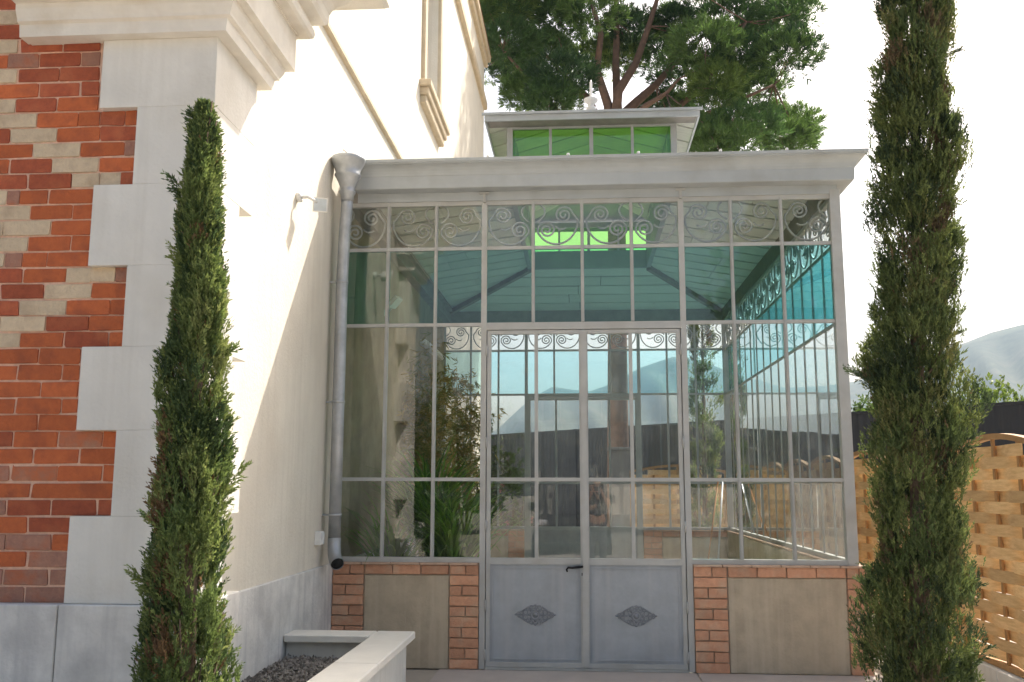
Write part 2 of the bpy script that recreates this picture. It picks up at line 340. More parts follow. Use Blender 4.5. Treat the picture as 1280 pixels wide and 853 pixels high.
mb = MB(); mb.add(*sweep(prof, [lambda o, z: (-3.345, YF-o, z), lambda o, z: (XP+o, YF-o, z), lambda o, z: (XP+o, YB+o, z), lambda o, z: (-2.285, YB+o, z)])); obj('capital', mb, M['stone'], house)
obj('capital_core', MB().box(-3.34, -2.17, -3.53, -2.85, 4.27, 5.9), M['stone'], house)
obj('bedding_mortar', MB().bbox(-3.33, -2.87, -3.56, -3.45, 4.318, 4.338, .004).bbox(-3.30, -3.05, -3.545, -3.45, 4.305, 4.325, .004), M['trim'], house)
# broken masonry beside the capital
for (x, z, sx, sz) in ((-3.375, 4.40, .04, .07), (-3.365, 4.50, .05, .06), (-3.372, 4.58, .05, .05), (-3.37, 4.345, .07, .035)):
    mb = MB().bbox(x-sx/2, x+sx/2, -3.50-random.uniform(0, .03), -3.44, z-sz/2, z+sz/2, .012); obj('rubble_stone', mb, M['render'], house)
# plinth
obj('plinth_block', MB().bbox(-2.868, -2.13, -3.575, -2.795, 0, .955, .006), M['plinth'], house)
obj('plinth_block', MB().bbox(-4.60, -2.874, -3.575, -3.41, 0, .953, .006), M['plinth'], house)
obj('plinth_block', MB().bbox(-8.6, -4.606, -3.575, -3.41, 0, .953, .006), M['plinth'], house)
obj('side_plinth', MB().bbox(-2.4, -2.268, -2.79, 13.04, 0, .908, .006), M['plinth'], house)
obj('inner_dark_lining', MB().box(-2.289, -2.278, .055, 6.80, .91, 4.299), mat('darkening_brown_render', (.36, .31, .21), .95, var=.15, nscale=3, stain=((.24, .21, .13), 1.5, .7)), house)  # added brown lining, darkens the lit cream wall so pane reflections keep contrast
# string courses, eaves, window
obj('string_course', MB().bbox(-2.35, -2.245, -2.1, 13.04, 5.70, 5.765, .012), M['trim'], house)
obj('upper_string_course', MB().bbox(-2.35, -2.20, -3.38, 13.04, 10.62, 10.82, .03), M['trim'], house)
obj('eaves_cornice', MB().bbox(-2.5, -2.20, -3.5, 13.08, 11.74, 11.88, .02).bbox(-2.5, -2.13, -3.6, 13.12, 11.881, 12.02, .03), M['trim'], house)
obj('roof', MB().add([(-2.12, -3.8, 12.025), (-2.12, 13.15, 12.025), (-6.2, 13.15, 13.55), (-6.2, -3.8, 13.55), (-6.2, 13.15, 12.025), (-6.2, -3.8, 12.025)],
    [(0, 1, 2, 3), (0, 5, 4, 1), (1, 4, 2), (2, 4, 5, 3), (3, 5, 0)]), mat('clay_tile', (.42, .26, .17), .9, var=.2), house)
win = obj('window', MB().box(-2.52, -2.47, 4.45, 5.75, 7.42, 7.50).box(-2.52, -2.47, 4.45, 5.75, 9.62, 9.7).box(-2.52, -2.47, 4.45, 4.53, 7.5, 9.62).box(-2.52, -2.47, 5.67, 5.75, 7.5, 9.62).box(-2.52, -2.47, 5.06, 5.14, 7.5, 9.62), mat('white_window_paint', (.75, .76, .78), .5), house)
for y0, y1 in ((4.53, 5.06), (5.14, 5.67)): obj('pane', MB().box(-2.505, -2.495, y0, y1, 7.5, 9.62), mat('window_pane_glass', (.35, .42, .5), .08, spec=.5), win)
for ya_ in (4.24, 5.76): obj('jamb', MB().bbox(-2.33, -2.235, ya_, ya_+.2, 7.43, 9.95, .012), M['trim'], win)
obj('sill', MB().bbox(-2.33, -2.12, 4.08, 6.12, 7.33, 7.425, .012).bbox(-2.33, -2.16, 4.14, 6.06, 7.22, 7.329, .015).bbox(-2.33, -2.20, 4.18, 6.02, 7.10, 7.219, .015), M['trim'], win)

# ------------------------------------------------------------------ conservatory
XL, PT = -2.29, .4626
XS = 2.367                                           # plane of the right side wall
LD = 6.86
US = [XL+PT*i for i in range(11)]
ZR = [.964, 1.665, 3.103, 3.8375, 4.28]
con = thing('conservatory', 'grey iron and glass conservatory with turquoise panes and roof lantern, built against the house', 'conservatory', (.04, 3.4, 0))
fl = tag(obj('floor', MB().box(-2.26, 2.3, .06, 6.8, -.005, .012), M['floor'], con), None)

def spiral(cx, cy_, a0, a1, r0, r1, n=26, p=1.0):
    return [(cx+(r0+(r1-r0)*(i/(n-1))**p)*math.cos(a0+(a1-a0)*i/(n-1)), cy_+(r0+(r1-r0)*(i/(n-1))**p)*math.sin(a0+(a1-a0)*i/(n-1))) for i in range(n)]
def scroll_mesh(w_=.43, h_=.41):
    pa = spiral(.36, .74, math.pi-4.2*math.pi, math.pi-.15, .03, .21, 36, 1.0)
    n = 16
    for i in range(1, n):                            # big C down the side and along the foot
        t = i/n; an = math.pi-.1+t*(math.pi*.86); pa.append((.50+.47*math.cos(an)*(1 if t > .1 else (.92+.8*t)), .50+.46*math.sin(an)+.20*(1-t)**3))
    pa += spiral(.745, .39, -.35, -.35+4.0*math.pi, .215, .03, 34, 1.0)
    pb = [(.30, .44), (.36, .405), (.44, .40), (.50, .43), (.545, .475)]
    pc = [(.88, .99), (.82, .93), (.785, .84), (.80, .75), (.86, .67), (.93, .61), (.985, .57)]
    mb = MB()
    for pth, r in ((pa, .0105), (pb, .009), (pc, .010)):
        mb.tube([(x*w_-w_/2, 0, z*h_-h_/2) for x, z in pth], r, 5)
    return mb.mesh('scroll')
SCR = scroll_mesh(); SCR.materials.append(M['greylight'])
SCRD = SCR.copy(); SCRD.materials.clear(); SCRD.materials.append(M['grey'])
pane_cache = {}
def pane(parent, c, w_, h_, g_, axis):
    key = (round(w_, 3), round(h_, 3), g_, axis)
    if key not in pane_cache:
        t = .0025
        mb = MB().box(-w_/2, w_/2, -t, t, -h_/2, h_/2) if axis == 'x' else MB().box(-t, t, -w_/2, w_/2, -h_/2, h_/2)
        me = mb.mesh('pane'); me.materials.append(G[g_]); pane_cache[key] = me
    o = link('pane', pane_cache[key], None, parent, c)
    if g_ != 'green':                                  # each light sits a hair out of true in its putty
        o.rotation_euler = (random.gauss(0, .0022), random.gauss(0, .001), random.gauss(0, .0022))
    return o
def glazed_cross_wall(name, y, door_name, scr, dust):
    """front or back wall: ten bays, double door over the four middle bays"""
    mb = MB(); hw = .0155
    s = -1 if y < 1 else 1
    def vb(x, z0, z1, w2=hw, d=.022): mb.box(x-w2, x+w2, y-d, y+d, z0, z1)
    def hb(x0, x1, z, h2=.016, d=.02): mb.box(x0, x1, y-d, y+d, z-h2, z+h2)
    for i in (1, 2, 4, 5, 6, 8, 9):
        z0 = ZR[0] if i in (1, 2, 8, 9) else ZR[2]+.02
        vb(US[i], z0, ZR[4])
        mb.box(US[i]-.006, US[i]+.006, y+s*.0225, y+s*.036, z0, ZR[4])
    for i in (3, 7):                                 # door posts
        vb(US[i], .0, ZR[4]+.08, .026, .03)
        mb.box(US[i]-.045, US[i]+.045, y+s*.044, y+s*.062, ZR[4]+.078, ZR[4]+.094)
        mb.box(US[i]-.012, US[i]+.012, y+s*.031, y+s*.06, ZR[4]+.0, ZR[4]+.0775)
    vb(XL+.02, .0+.92, ZR[4], .02); vb(XS, .92, 4.34, .046, .046)
    for z in ZR[1:4]:
        segs = ((XL+.04, US[3]-.026), (US[7]+.026, XS-.046)) if z < 3 else ((XL+.04, XS-.046),)
        for a, b in segs: hb(a, b, z, .016, .0185)
    hb(XL+.04, XS-.046, ZR[4], .02, .0235)
    hb(US[3]+.026, US[7]-.026, ZR[2]-.035, .018, .026)
    for a, b in ((XL+.04, US[3]-.026), (US[7]+.026, XS-.046)): mb.box(a, b, y-.03, y+.03, .922, .966)
    for xx, sg in ((US[3], 1), (US[7], -1)): mb.box(min(xx+sg*.018, xx+sg*.062), max(xx+sg*.018, xx+sg*.062), y-s*.04 if s < 0 else y-.0405, y-s*.0305 if s < 0 else y-.031, .0, ZR[2]-.055)
    mb.box(US[3]+.03, US[7]-.03, y-.03, y+.03, -.004, .017)
    fr = obj(name, mb, M['greylight'] if y < 1 else M['grey'], con)
    for r in range(4):
        for i in range(10):
            if r < 2 and 3 <= i <= 6: continue
            x0 = US[i]+.012; x1 = (US[i+1] if i < 9 else XS-.03)-.012
            gk = ('clear', 'clear', 'teal' if y < 1 else 'teal_back', 'clear')[r]
            pane(fr, ((x0+x1)/2, y, (ZR[r]+ZR[r+1])/2), x1-x0, ZR[r+1]-ZR[r]-.01, gk, 'x')
    for i in range(10):
        o = link('scroll', scr, None, fr, ((US[i]+US[i+1])/2, y-s*.012, (ZR[3]+ZR[4])/2), ((1 if i % 2 else -1)*(.97), 1, 1))
    # doors
    for k, (x0, x1) in enumerate(((US[3]+.034, US[5]-.004), (US[5]+.004, US[7]-.034))):
        dm = MB(); zt = ZR[2]-.06; zm = .945; st = .036
        dm.box(x0, x0+st, y-.021, y+.021, .02, zt); dm.box(x1-st, x1, y-.021, y+.021, .02, zt)
        for z0, z1 in ((.02, .06), (zm-.035, zm+.02), (zt-.035, zt), (ZR[1]-.017, ZR[1]+.017)): dm.box(x0+st, x1-st, y-.0205, y+.0205, z0, z1)
        xm = (x0+x1)/2+(.012 if k == 0 else -.012); dm.box(xm-.016, xm+.016, y-.019, y+.019, zm+.02, zt-.035)
        d = obj(door_name, dm, M['greylight'] if y < 1 else M['grey'], con)
        if k == 0: obj('astragal', MB().box(x1-.02, x1+.034, y+s*.0215, y+s*.036, .03, zt-.01), M['greylight'], d)
        px0, px1 = x0+st-.002, x1-st+.002
        obj('lower_panel', MB().box(px0, px1, y-.008, y+.008, .058, zm-.034), M['doorgrey'], d)
        e = .022; q = MB(); a0, a1, b0, b1 = px0+e, px1-e, .06+e, zm-.036-e
        yy0, yy1 = (y-.016, y-.0085) if s < 0 else (y+.0085, y+.016)
        q.box(a0, a1, yy0, yy1, b0, b0+.012).box(a0, a1, yy0, yy1, b1-.012, b1).box(a0, a0+.012, yy0, yy1, b0+.012, b1-.012).box(a1-.012, a1, yy0, yy1, b0+.012, b1-.012)
        obj('panel_moulding', q, M['doorgrey'], d)
        for za, zb_ in ((zm+.02, ZR[1]-.017), (ZR[1]+.017, zt-.035)):
            for xa, xb in ((x0+st, xm-.016), (xm+.016, x1-st)): pane(d, ((xa+xb)/2, y, (za+zb_)/2), xb-xa+.008, zb_-za+.008, 'clear', 'x')
        for zh in (.12, .55, 1.25, 2.0, 2.85):
            xh = x0-.004 if k == 0 else x1+.004
            obj('hinge', MB().tube([(xh, y+s*.034, zh-.05), (xh, y+s*.034, zh+.05)], .009, 8), M['greylight'], d)
        if y < 1:
            ornament(d, (px0+px1)/2, y-.0085, .47)
            if k == 0:
                hx = x1-.022
                hd = MB().tube([(hx, y-.022, .895), (hx, y-.06, .895), (hx-.03, y-.068, .893), (hx-.09, y-.066, .886), (hx-.125, y-.062, .888), (hx-.14, y-.06, .87), (hx-.132, y-.058, .85)], [.011, .011, .012, .010, .010, .009, .008], 8)
                obj('handle', hd, M['blackmetal'], d)
                obj('escutcheon', MB().bbox(hx-.016, hx+.016, y-.0275, y-.022, .80, .93, .002), M['grey'], d)
                obj('keyhole', MB().bbox(hx-.006, hx+.006, y-.0295, y-.028, .815, .84, .0006), M['blackmetal'], d)
    return fr
def ornament(parent, cx, y, cz):
    """open cast rosette: lozenge of rings, petals and curls"""
    mb = MB()
    def ring(x, z, r, t=.005, n=14): mb.tube([(cx+x+r*math.cos(2*math.pi*k/n), y-.006, cz+z+r*math.sin(2*math.pi*k/n)) for k in range(n+1)], t, 5, cap=False)
    def blob(x, z, rx, rz, dy=.010):
        V = [(cx+x, y-dy, cz+z)]; n = 10
        for f_, d_ in ((.6, dy*.8), (1, .001)): V += [(cx+x+rx*f_*math.cos(2*math.pi*k/n), y-d_, cz+z+rz*f_*math.sin(2*math.pi*k/n)) for k in range(n)]
        mb.add(V, [(0, 1+k, 1+(k+1) % n) for k in range(n)]+[(1+k, 11+k, 11+(k+1) % n, 1+(k+1) % n) for k in range(n)], True)
    blob(0, 0, .026, .026, .02); ring(0, 0, .042, .006)
    for k in range(8): a = 2*math.pi*k/8; blob(.055*math.cos(a), .055*math.sin(a)*.95, .013, .013)
    for sx in (-1, 1):
        for x, r in ((.088, .020), (.122, .014), (.150, .010)):
            for sz in (-1, 1): ring(sx*x, sz*r*1.05, r, .005)
        blob(sx*.172, 0, .014, .009); blob(sx*.105, 0, .012, .006); blob(sx*.137, 0, .009, .005)
        for sz in (-1, 1):
            ring(sx*.035, sz*.066, .015, .005); ring(sx*.066, sz*.05, .012, .005); blob(sx*.018, sz*.075, .009, .009)
            mb.tube([(cx+sx*.118, y-.006, cz+sz*.03), (cx+sx*.10, y-.007, cz+sz*.046), (cx+sx*.075, y-.006, cz+sz*.06), (cx+sx*.06, y-.006, cz+sz*.072)], .0045, 5)
    for sz in (-1, 1): blob(0, sz*.082, .014, .013)
    obj('ornament', mb, M['cast'], parent)
M['cast'] = mat('cast_iron_grey', (.31, .33, .36), .5, metal=.3, var=.15, nscale=40)
front = glazed_cross_wall('front_frame', 0.0, 'front_door', SCR, False)
back = glazed_cross_wall('back_frame', LD, 'back_door', SCRD, False)
# right side wall
mb = MB(); NS = 15; vsd = [.06+(LD-.12)*i/NS for i in range(NS+1)]
for i in range(1, NS):
    w2 = .02 if i % 5 == 0 else .011
    mb.box(XS-.009, XS+.009, vsd[i]-w2, vsd[i]+w2, .966, ZR[4])
for z in ZR[1:4]: mb.box(XS-.0085, XS+.0085, .046, LD-.046, z-.015, z+.015)
mb.box(XS-.024, XS+.024, .046, LD-.046, ZR[4]-.02, ZR[4]+.02); mb.box(XS-.03, XS+.03, .046, LD-.046, .922, .966)
side = obj('side_frame', mb, M['greylight'], con)
for r in range(4):
    for i in range(NS):
        y0, y1 = vsd[i]+.01, vsd[i+1]-.01
        pane(side, (XS, (y0+y1)/2, (ZR[r]+ZR[r+1])/2), y1-y0, ZR[r+1]-ZR[r]-.01, ('dusty', 'clear', 'teal_dusty', 'clear')[r], 'y')
for i in range(NS):
    o = link('scroll', SCRD, None, side, (XS-.012, (vsd[i]+vsd[i+1])/2, (ZR[3]+ZR[4])/2), (.97*(1 if i % 2 else -1), 1, 1)); o.rotation_euler = (0, 0, math.pi/2)
# brick and render base
base = obj('base_wall', MB().box(-2.266, -.935, -.03, .06, 0, .9).box(.98, 2.47, -.03, .06, 0, .9).box(2.30, 2.47, .0605, 6.795, 0, .9).box(-2.266, -.935, LD-.06, LD+.06, 0, .9).box(.98, 2.47, LD-.06, LD+.06, 0, .9), M['cmortar'], con)
cbms = []
for q_ in range(7):
    mm = MB().bbox(-.5, .5, -.5, .5, -.5, .5, .035); mm.v = [(x+random.gauss(0, .007)-(math.copysign(random.uniform(.02, .06), x) if random.random() < .08 else 0), y+random.gauss(0, .05), z+random.gauss(0, .025)-(math.copysign(random.uniform(.05, .16), z) if random.random() < .1 else 0)) for x, y, z in mm.v]
    cbm = mm.mesh('brick'); cbm.materials.append(BR['C']); cbms.append(cbm)
def cbrick(x0, x1, z0, z1, yf, yb):
    d = random.uniform(-.002, .003)
    o = link('brick', random.choice(cbms), None, base, ((x0+x1)/2, (yf+yb)/2+d, (z0+z1)/2), (x1-x0, abs(yb-yf), z1-z0))
    o.rotation_euler = (random.gauss(0, .01), random.gauss(0, .004), random.gauss(0, .006))
def pier(x0, x1, yf, yb, n=10):
    ch = .0905
    for k in range(n):
        z0 = .003+k*ch; z1 = z0+ch-.01
        if k % 2 == 0: cbrick(x0, x1, z0, z1, yf, yb)
        else: m_ = x0+(x1-x0)*(.55 if k % 4 == 1 else .42); cbrick(x0, m_-.005, z0, z1, yf, yb); cbrick(m_+.005, x1, z0, z1, yf, yb)
for yf, yb in ((-.055, -.025), (LD-.085, LD-.055)):
    pier(-1.19, -.935, yf, yb); pier(.98, 1.265, yf, yb); pier(-2.262, -1.98, yf, yb); pier(2.305, 2.49 if yf < 1 else 2.32, yf, yb)
    for a, b, n in ((-1.97, -1.20, 3), (1.275, 2.295, 4)):
        for k in range(n): L = (b-a)/n; cbrick(a+k*L+.005, a+(k+1)*L-.005, .8175, .898, yf, yb)
        ob = obj('render_panel', MB().bbox(a, b, min(yf+.012, yb), yb+.004, .0, .81, .003), M['render'], base)
# lit sill tiles over the base
M['sill'] = mat('sill_tile', (.55, .38, .28), .9, var=.12, nscale=12, bump=.2)
def sill(x0, x1, y0, y1): obj('sill_tile', MB().bbox(x0, x1, y0, y1, .9005, .9215, .004), M['sill'], base)
for a, b, n in ((-2.266, -.935, 5), (.975, 2.50, 6)):
    for k in range(n): L = (b-a)/n; sill(a+k*L+.003, a+(k+1)*L-.003, -.07-random.uniform(0, .006), .09); sill(a+k*L+.003, a+(k+1)*L-.003, LD-.095, LD+.08)
for k in range(24): L = (LD-.22)/24; sill(2.285, 2.51, .11+k*L+.003-.015, .11+(k+1)*L-.003-.015)
obj('inner_render_panel', MB().bbox(2.288, 2.2995, .10, LD-.1, .013, .895, .002), M['render'], base)
# cornice round three sides
cp = [(-.03, 4.30), (.022, 4.30), (.022, 4.384), (.12, 4.386), (.148, 4.392), (.15, 4.40), (.156, 4.505), (.162, 4.512), (.166, 4.53), (.176, 4.553), (.195, 4.578), (.22, 4.597), (.247, 4.606), (.247, 4.616), (.258, 4.618), (.262, 4.645), (.24, 4.652), (-.03, 4.62)]
mb = MB(); mb.add(*sweep(cp, [lambda o, z: (-2.13, -o-.02, z), lambda o, z: (XS+o, -o-.02, z), lambda o, z: (XS+o, LD+o+.02, z), lambda o, z: (-2.284, LD+o+.02, z)])); obj('cornice', mb, M['grey'], con)
obj('frieze', MB().box(-2.27, 2.34, -.012, .05, 4.302, 4.60).box(-2.27, 2.34, LD-.05, LD+.012, 4.302, 4.60).box(2.33, 2.385, .0505, LD-.0505, 4.302, 4.60), M['beam'], con)
obj('wall_plate', MB().box(-2.285, -2.16, .051, LD-.051, 4.30, 4.46).box(-2.285, -2.10, .051, LD-.051, 4.461, 4.50), M['beam'], con)
# roof: four slopes of white boards running across, sheet above
LX0, LX1, LY0, LY1 = -.72, .98, .75, 4.6; ZE, ZC = 4.50, 4.73
roof = MB(); zt = .05
o4 = [(-2.28, -.03), (2.36, -.03), (2.36, LD+.03), (-2.28, LD+.03)]; i4 = [(LX0, LY0), (LX1, LY0), (LX1, LY1), (LX0, LY1)]
V = [(x, y, ZE+zt) for x, y in o4]+[(x, y, ZC+zt) for x, y in i4]+[(x, y, ZE+zt+.02) for x, y in o4]+[(x, y, ZC+zt+.02) for x, y in i4]
F = []
for k in range(4):
    j = (k+1) % 4; F += [(k, k+4, j+4, j), (8+k, 8+j, 12+j, 12+k), (k, j, 8+j, 8+k), (4+k, 12+k, 12+j, 4+j)]
roof.add(V, F); roof = obj('roof', roof, M['lead'], con)
und = MB(); V = [(x, y, ZE+.03) for x, y in o4]+[(x, y, ZC+.03) for x, y in i4]; und.add(V, [(k_, k_+4, (k_+1) % 4+4, (k_+1) % 4) for k_ in range(4)]); obj('gap_shade_backing', und, M['dark'], roof)  # black sheet added so the gaps between boards read as shaded
def zl(x): return ZE+(x-XL)/(LX0-XL)*(ZC-ZE)
def zr(x): return ZE+(2.34-x)/(2.34-LX1)*(ZC-ZE)
def zbk(y): return ZE+(LD-y)/(LD-LY1)*(ZC-ZE)
def zft(y): return ZE+(y)/(LY0)*(ZC-ZE)
def plank(pts, zf, th=.016):
    """pts: 4 plan corners"""
    V = [(x, y, zf(x, y)) for x, y in pts]+[(x, y, zf(x, y)+th) for x, y in pts]
    obj('roof_board', MB().add(V, [(3, 2, 1, 0), (4, 5, 6, 7), (0, 1, 5, 4), (1, 2, 6, 5), (2, 3, 7, 6), (3, 0, 4, 7)]), M['board'], roof)
bwid = .40; gap = .055
def clampi(v, a, b): return max(a, min(b, v))
def hipx(y, xo, xi):
    """x of the inner limit of a side slope at depth y"""
    if y < LY0: return xo+(xi-xo)*y/LY0
    if y > LY1: return xo+(xi-xo)*(LD-y)/(LD-LY1)
    return xi
for xo, xi, zf in ((XL+.01, LX0, zl), (2.335, LX1, zr)):
    y = .04
    while y < LD-.06:
        y0, y1 = y, min(y+bwid-gap, LD-.04); a0, a1 = hipx(y0, xo, xi), hipx(y1, xo, xi)
        s0 = random.uniform(.3, .75); sg = 1 if xi > xo else -1
        m0 = xo+(xi-xo)*s0
        f_ = lambda x_, y_: zf(x_)
        if abs(a0-xo) > abs(m0-xo)+.1 and abs(a1-xo) > abs(m0-xo)+.1:
            plank([(xo, y0), (m0-sg*.004, y0), (m0-sg*.004, y1), (xo, y1)] if sg > 0 else [(m0-sg*.004, y0), (xo, y0), (xo, y1), (m0-sg*.004, y1)], f_)
            plank([(m0+sg*.004, y0), (a0, y0), (a1, y1), (m0+sg*.004, y1)] if sg > 0 else [(a0, y0), (m0+sg*.004, y0), (m0+sg*.004, y1), (a1, y1)], f_)
        else:
            plank([(xo, y0), (a0, y0), (a1, y1), (xo, y1)] if sg > 0 else [(a0, y0), (xo, y0), (xo, y1), (a1, y1)], f_)
        y += bwid
for ya, yb_, zf in ((LD-.05, LY1, zbk), (.06, LY0, zft)):
    n = int(abs(yb_-ya)/bwid); st = (yb_-ya)/n
    for k in range(n):
        y0, y1 = sorted((ya+k*st, ya+(k+1)*st-math.copysign(gap, st)))
        def hx(yv, side):
            t = (LD-yv)/(LD-LY1) if yb_ == LY1 else yv/LY0
            return XL+(LX0-XL)*t if side == 0 else 2.34+(LX1-2.34)*t
        f_ = lambda x_, y_: zf(y_)
        xm = random.uniform(-.3, .6)
        plank([(hx(y0, 0), y0), (xm-.004, y0), (xm-.004, y1), (hx(y1, 0), y1)], f_); plank([(xm+.004, y0), (hx(y0, 1), y0), (hx(y1, 1), y1), (xm+.004, y1)], f_)
for a, b in (((-2.2, LD-.1, ZE-.035), (LX0, LY1, ZC-.03)), ((2.27, LD-.1, ZE-.035), (LX1, LY1, ZC-.03)), ((-2.2, .1, ZE-.035), (LX0, LY0, ZC-.03)), ((2.27, .1, ZE-.035), (LX1, LY0, ZC-.03))):
    obj('hip_rafter', MB().bar(a, b, .07, .075), M['beam'], con)
# lantern
ZW0, ZW1 = 4.93, 5.325
lan = obj('lantern', MB().box(LX0-.03, LX1+.03, LY0-.03, LY0+.03, ZC-.03, ZW0).box(LX0-.03, LX1+.03, LY1-.03, LY1+.03, ZC-.03, ZW0).box(LX0-.03, LX0+.03, LY0+.0305, LY1-.0305, ZC-.03, ZW0).box(LX1-.03, LX1+.03, LY0+.0305, LY1-.0305, ZC-.03, ZW0)
    .box(LX0-.03, LX1+.03, LY0-.03, LY0+.03, ZW1, ZW1+.05).box(LX0-.03, LX1+.03, LY1-.03, LY1+.03, ZW1, ZW1+.05).box(LX0-.03, LX0+.03, LY0+.0305, LY1-.0305, ZW1, ZW1+.05).box(LX1-.03, LX1+.03, LY0+.0305, LY1-.0305, ZW1, ZW1+.05), M['greenframe'], con)
nx, ny = 4, 9
for yv in (LY0, LY1):
    for k in range(nx+1):
        x = LX0+(LX1-LX0)*k/nx; w2 = .03 if k in (0, nx) else (.02 if k == 2 else .014); obj('lantern_mullion', MB().box(x-w2, x+w2, yv-.026, yv+.026, ZW0, ZW1), M['greenframe'], lan)
    for za_, zc_ in ((ZW0+.001, ZW0+.025), (ZW1-.022, ZW1-.001)): obj('lantern_rail', MB().box(LX0+.03, LX1-.03, yv-.024, yv+.024, za_, zc_), M['greenframe'], lan)
for xv in (LX0, LX1):
    for k in range(1, ny):
        yv = LY0+(LY1-LY0)*k/ny; obj('lantern_mullion', MB().box(xv-.025, xv+.025, yv-.014, yv+.014, ZW0, ZW1), M['greenframe'], lan)
for yv in (LY0, LY1):
    for k in range(nx): w_ = (LX1-LX0)/nx; pane(lan, (LX0+w_*(k+.5), yv, (ZW0+ZW1)/2), w_-.026, ZW1-ZW0-.02, 'green', 'x')
for xv in (LX0, LX1):
    for k in range(ny): w_ = (LY1-LY0)/ny; pane(lan, (xv, LY0+w_*(k+.5), (ZW0+ZW1)/2), w_-.026, ZW1-ZW0-.02, 'green', 'y')
OV = .225; EX0, EX1, EY0, EY1 = LX0-OV, LX1+OV, LY0-OV, LY1+OV; ZF = 5.32; XC = (LX0+LX1)/2; ZRG = 5.63; RY0, RY1 = EY0+1.05, EY1-1.05
mb = MB(); e4 = [(EX0, EY0), (EX1, EY0), (EX1, EY1), (EX0, EY1)]; r2 = [(XC, RY0), (XC, RY1)]
V = [(x, y, ZF+.03) for x, y in e4]+[(x, y, ZRG+.03) for x, y in r2]+[(x, y, ZF+.055) for x, y in e4]+[(x, y, ZRG+.055) for x, y in r2]
F = [(0, 4, 1), (1, 4, 5, 2), (2, 5, 3), (3, 5, 4, 0), (6, 7, 10), (7, 8, 11, 10), (8, 9, 11), (9, 6, 10, 11), (0, 1, 7, 6), (1, 2, 8, 7), (2, 3, 9, 8), (3, 0, 6, 9)]
mb.add(V, F); lr = obj('lantern_roof', mb, M['lead'], con)
und = MB().add([(x, y, ZF+.029) for x, y in e4]+[(x, y, ZRG+.029) for x, y in r2], [(1, 4, 5, 2), (3, 5, 4, 0)]); obj('gap_shade_backing', und, M['dark'], lr)  # black sheet again, paints the shade in the lantern board gaps
fz = MB()
fz.box(EX0-.02, EX1+.02, EY0-.022, EY0, ZF-.008, ZF+.064).box(EX0-.02, EX1+.02, EY1, EY1+.022, ZF-.008, ZF+.064).box(EX0-.021, EX0, EY0+.0005, EY1-.0005, ZF-.008, ZF+.064).box(EX1, EX1+.021, EY0+.0005, EY1-.0005, ZF-.008, ZF+.064)
obj('front_soffit_shade', MB().box(EX0+.01, EX1-.01, EY0+.002, LY0-.032, ZF+.002, ZF+.011), M['beam'], lr)  # dark beam colour paints in the shade under the front eave
fz.box(EX0-.045, EX1+.045, EY0-.05, EY0-.0225, ZF+.052, ZF+.076)
obj('fascia', fz, M['grey'], lr)
for sg in (-1, 1):
    xe = EX0 if sg < 0 else EX1; y = EY0+.003
    while y < EY1-.02:
        y0, y1 = y, min(y+bwid-.03, EY1)
        def lim(yv): return xe+(XC-xe)*clampi(min((yv-EY0), (EY1-yv))/1.05, 0, 1)
        a0, a1 = lim(y0), lim(y1)
        zf = lambda x_, y_: ZF+.012+(ZRG-ZF)*abs(x_-xe)/abs(XC-xe)
        pts = [(xe, y0), (a0, y0), (a1, y1), (xe, y1)] if sg < 0 else [(a0, y0), (xe, y0), (xe, y1), (a1, y1)]
        V = [(x_, y_, zf(x_, y_)) for x_, y_ in pts]+[(x_, y_, zf(x_, y_)+.015) for x_, y_ in pts]
        obj('roof_board', MB().add(V, [(3, 2, 1, 0), (4, 5, 6, 7), (0, 1, 5, 4), (1, 2, 6, 5), (2, 3, 7, 6), (3, 0, 4, 7)]), M['board'], lr)
        y += bwid
obj('finial', MB().lathe(XC+.005, .9, [(.0, 5.425), (.035, 5.425), (.035, 5.555), (.05, 5.565), (.055, 5.590), (.03, 5.605), (.03, 5.625), (.07, 5.660), (.078, 5.685), (.05, 5.700), (.02, 5.705), (.014, 5.725), (.013, 5.875), (.004, 5.905), (0, 5.905)], 16), mat('pale_zinc', (.75, .76, .76), .5, metal=.1), lr)
for x in (-.85, -.1, .55, 1.3, 1.9): obj('gutter_bolt', MB().lathe(x, -.262, [(0, 4.675), (.012, 4.67), (.016, 4.66), (.012, 4.648), (0, 4.646)], 8), mat('white_cap', (.8, .8, .78), .5), con)

# ------------------------------------------------------------------ downpipe
PX, PY = -2.178, -.36
dp = thing('downpipe', 'zinc downpipe with funnel hopper and bent outlet, at the joint of house and conservatory', 'downpipe', (PX, PY, .9))
obj('hopper', MB().lathe(-2.142, -.40, [(.02, 4.20), (.057, 4.21), (.06, 4.26), (.075, 4.285), (.078, 4.30), (.066, 4.31), (.07, 4.34), (.105, 4.42), (.118, 4.44), (.122, 4.46), (.112, 4.475), (.125, 4.52), (.15, 4.57), (.158, 4.59), (.16, 4.612), (.152, 4.622), (.145, 4.61), (.1, 4.45), (.04, 4.3), (0, 4.3)], 28), M['zinc'], dp)
pts = [(-2.145, -.39, 4.24), (PX, PY, 4.05)]+[(PX, PY, z) for z in (3.2, 2.2, 1.35)]
obj('pipe', MB().tube([(-2.143, -.395, 4.26), (-2.148, -.385, 4.12), (PX+.01, PY, 3.9), (PX, PY, 3.4), (PX, PY, 2.2), (PX, PY, 1.12)], .054, 20), M['zinc'], dp)
el = [(PX, PY, 1.15), (PX+.002, PY-.006, 1.08), (PX+.012, PY-.03, 1.015), (PX+.035, PY-.07, .965), (PX+.065, PY-.12, .935)]
obj('elbow', MB().tube(el, .058, 20, cap=False), M['zinc'], dp)
e0 = Vector(el[-2]); e1 = Vector(el[-1]); dv = (e1-e0).normalized()
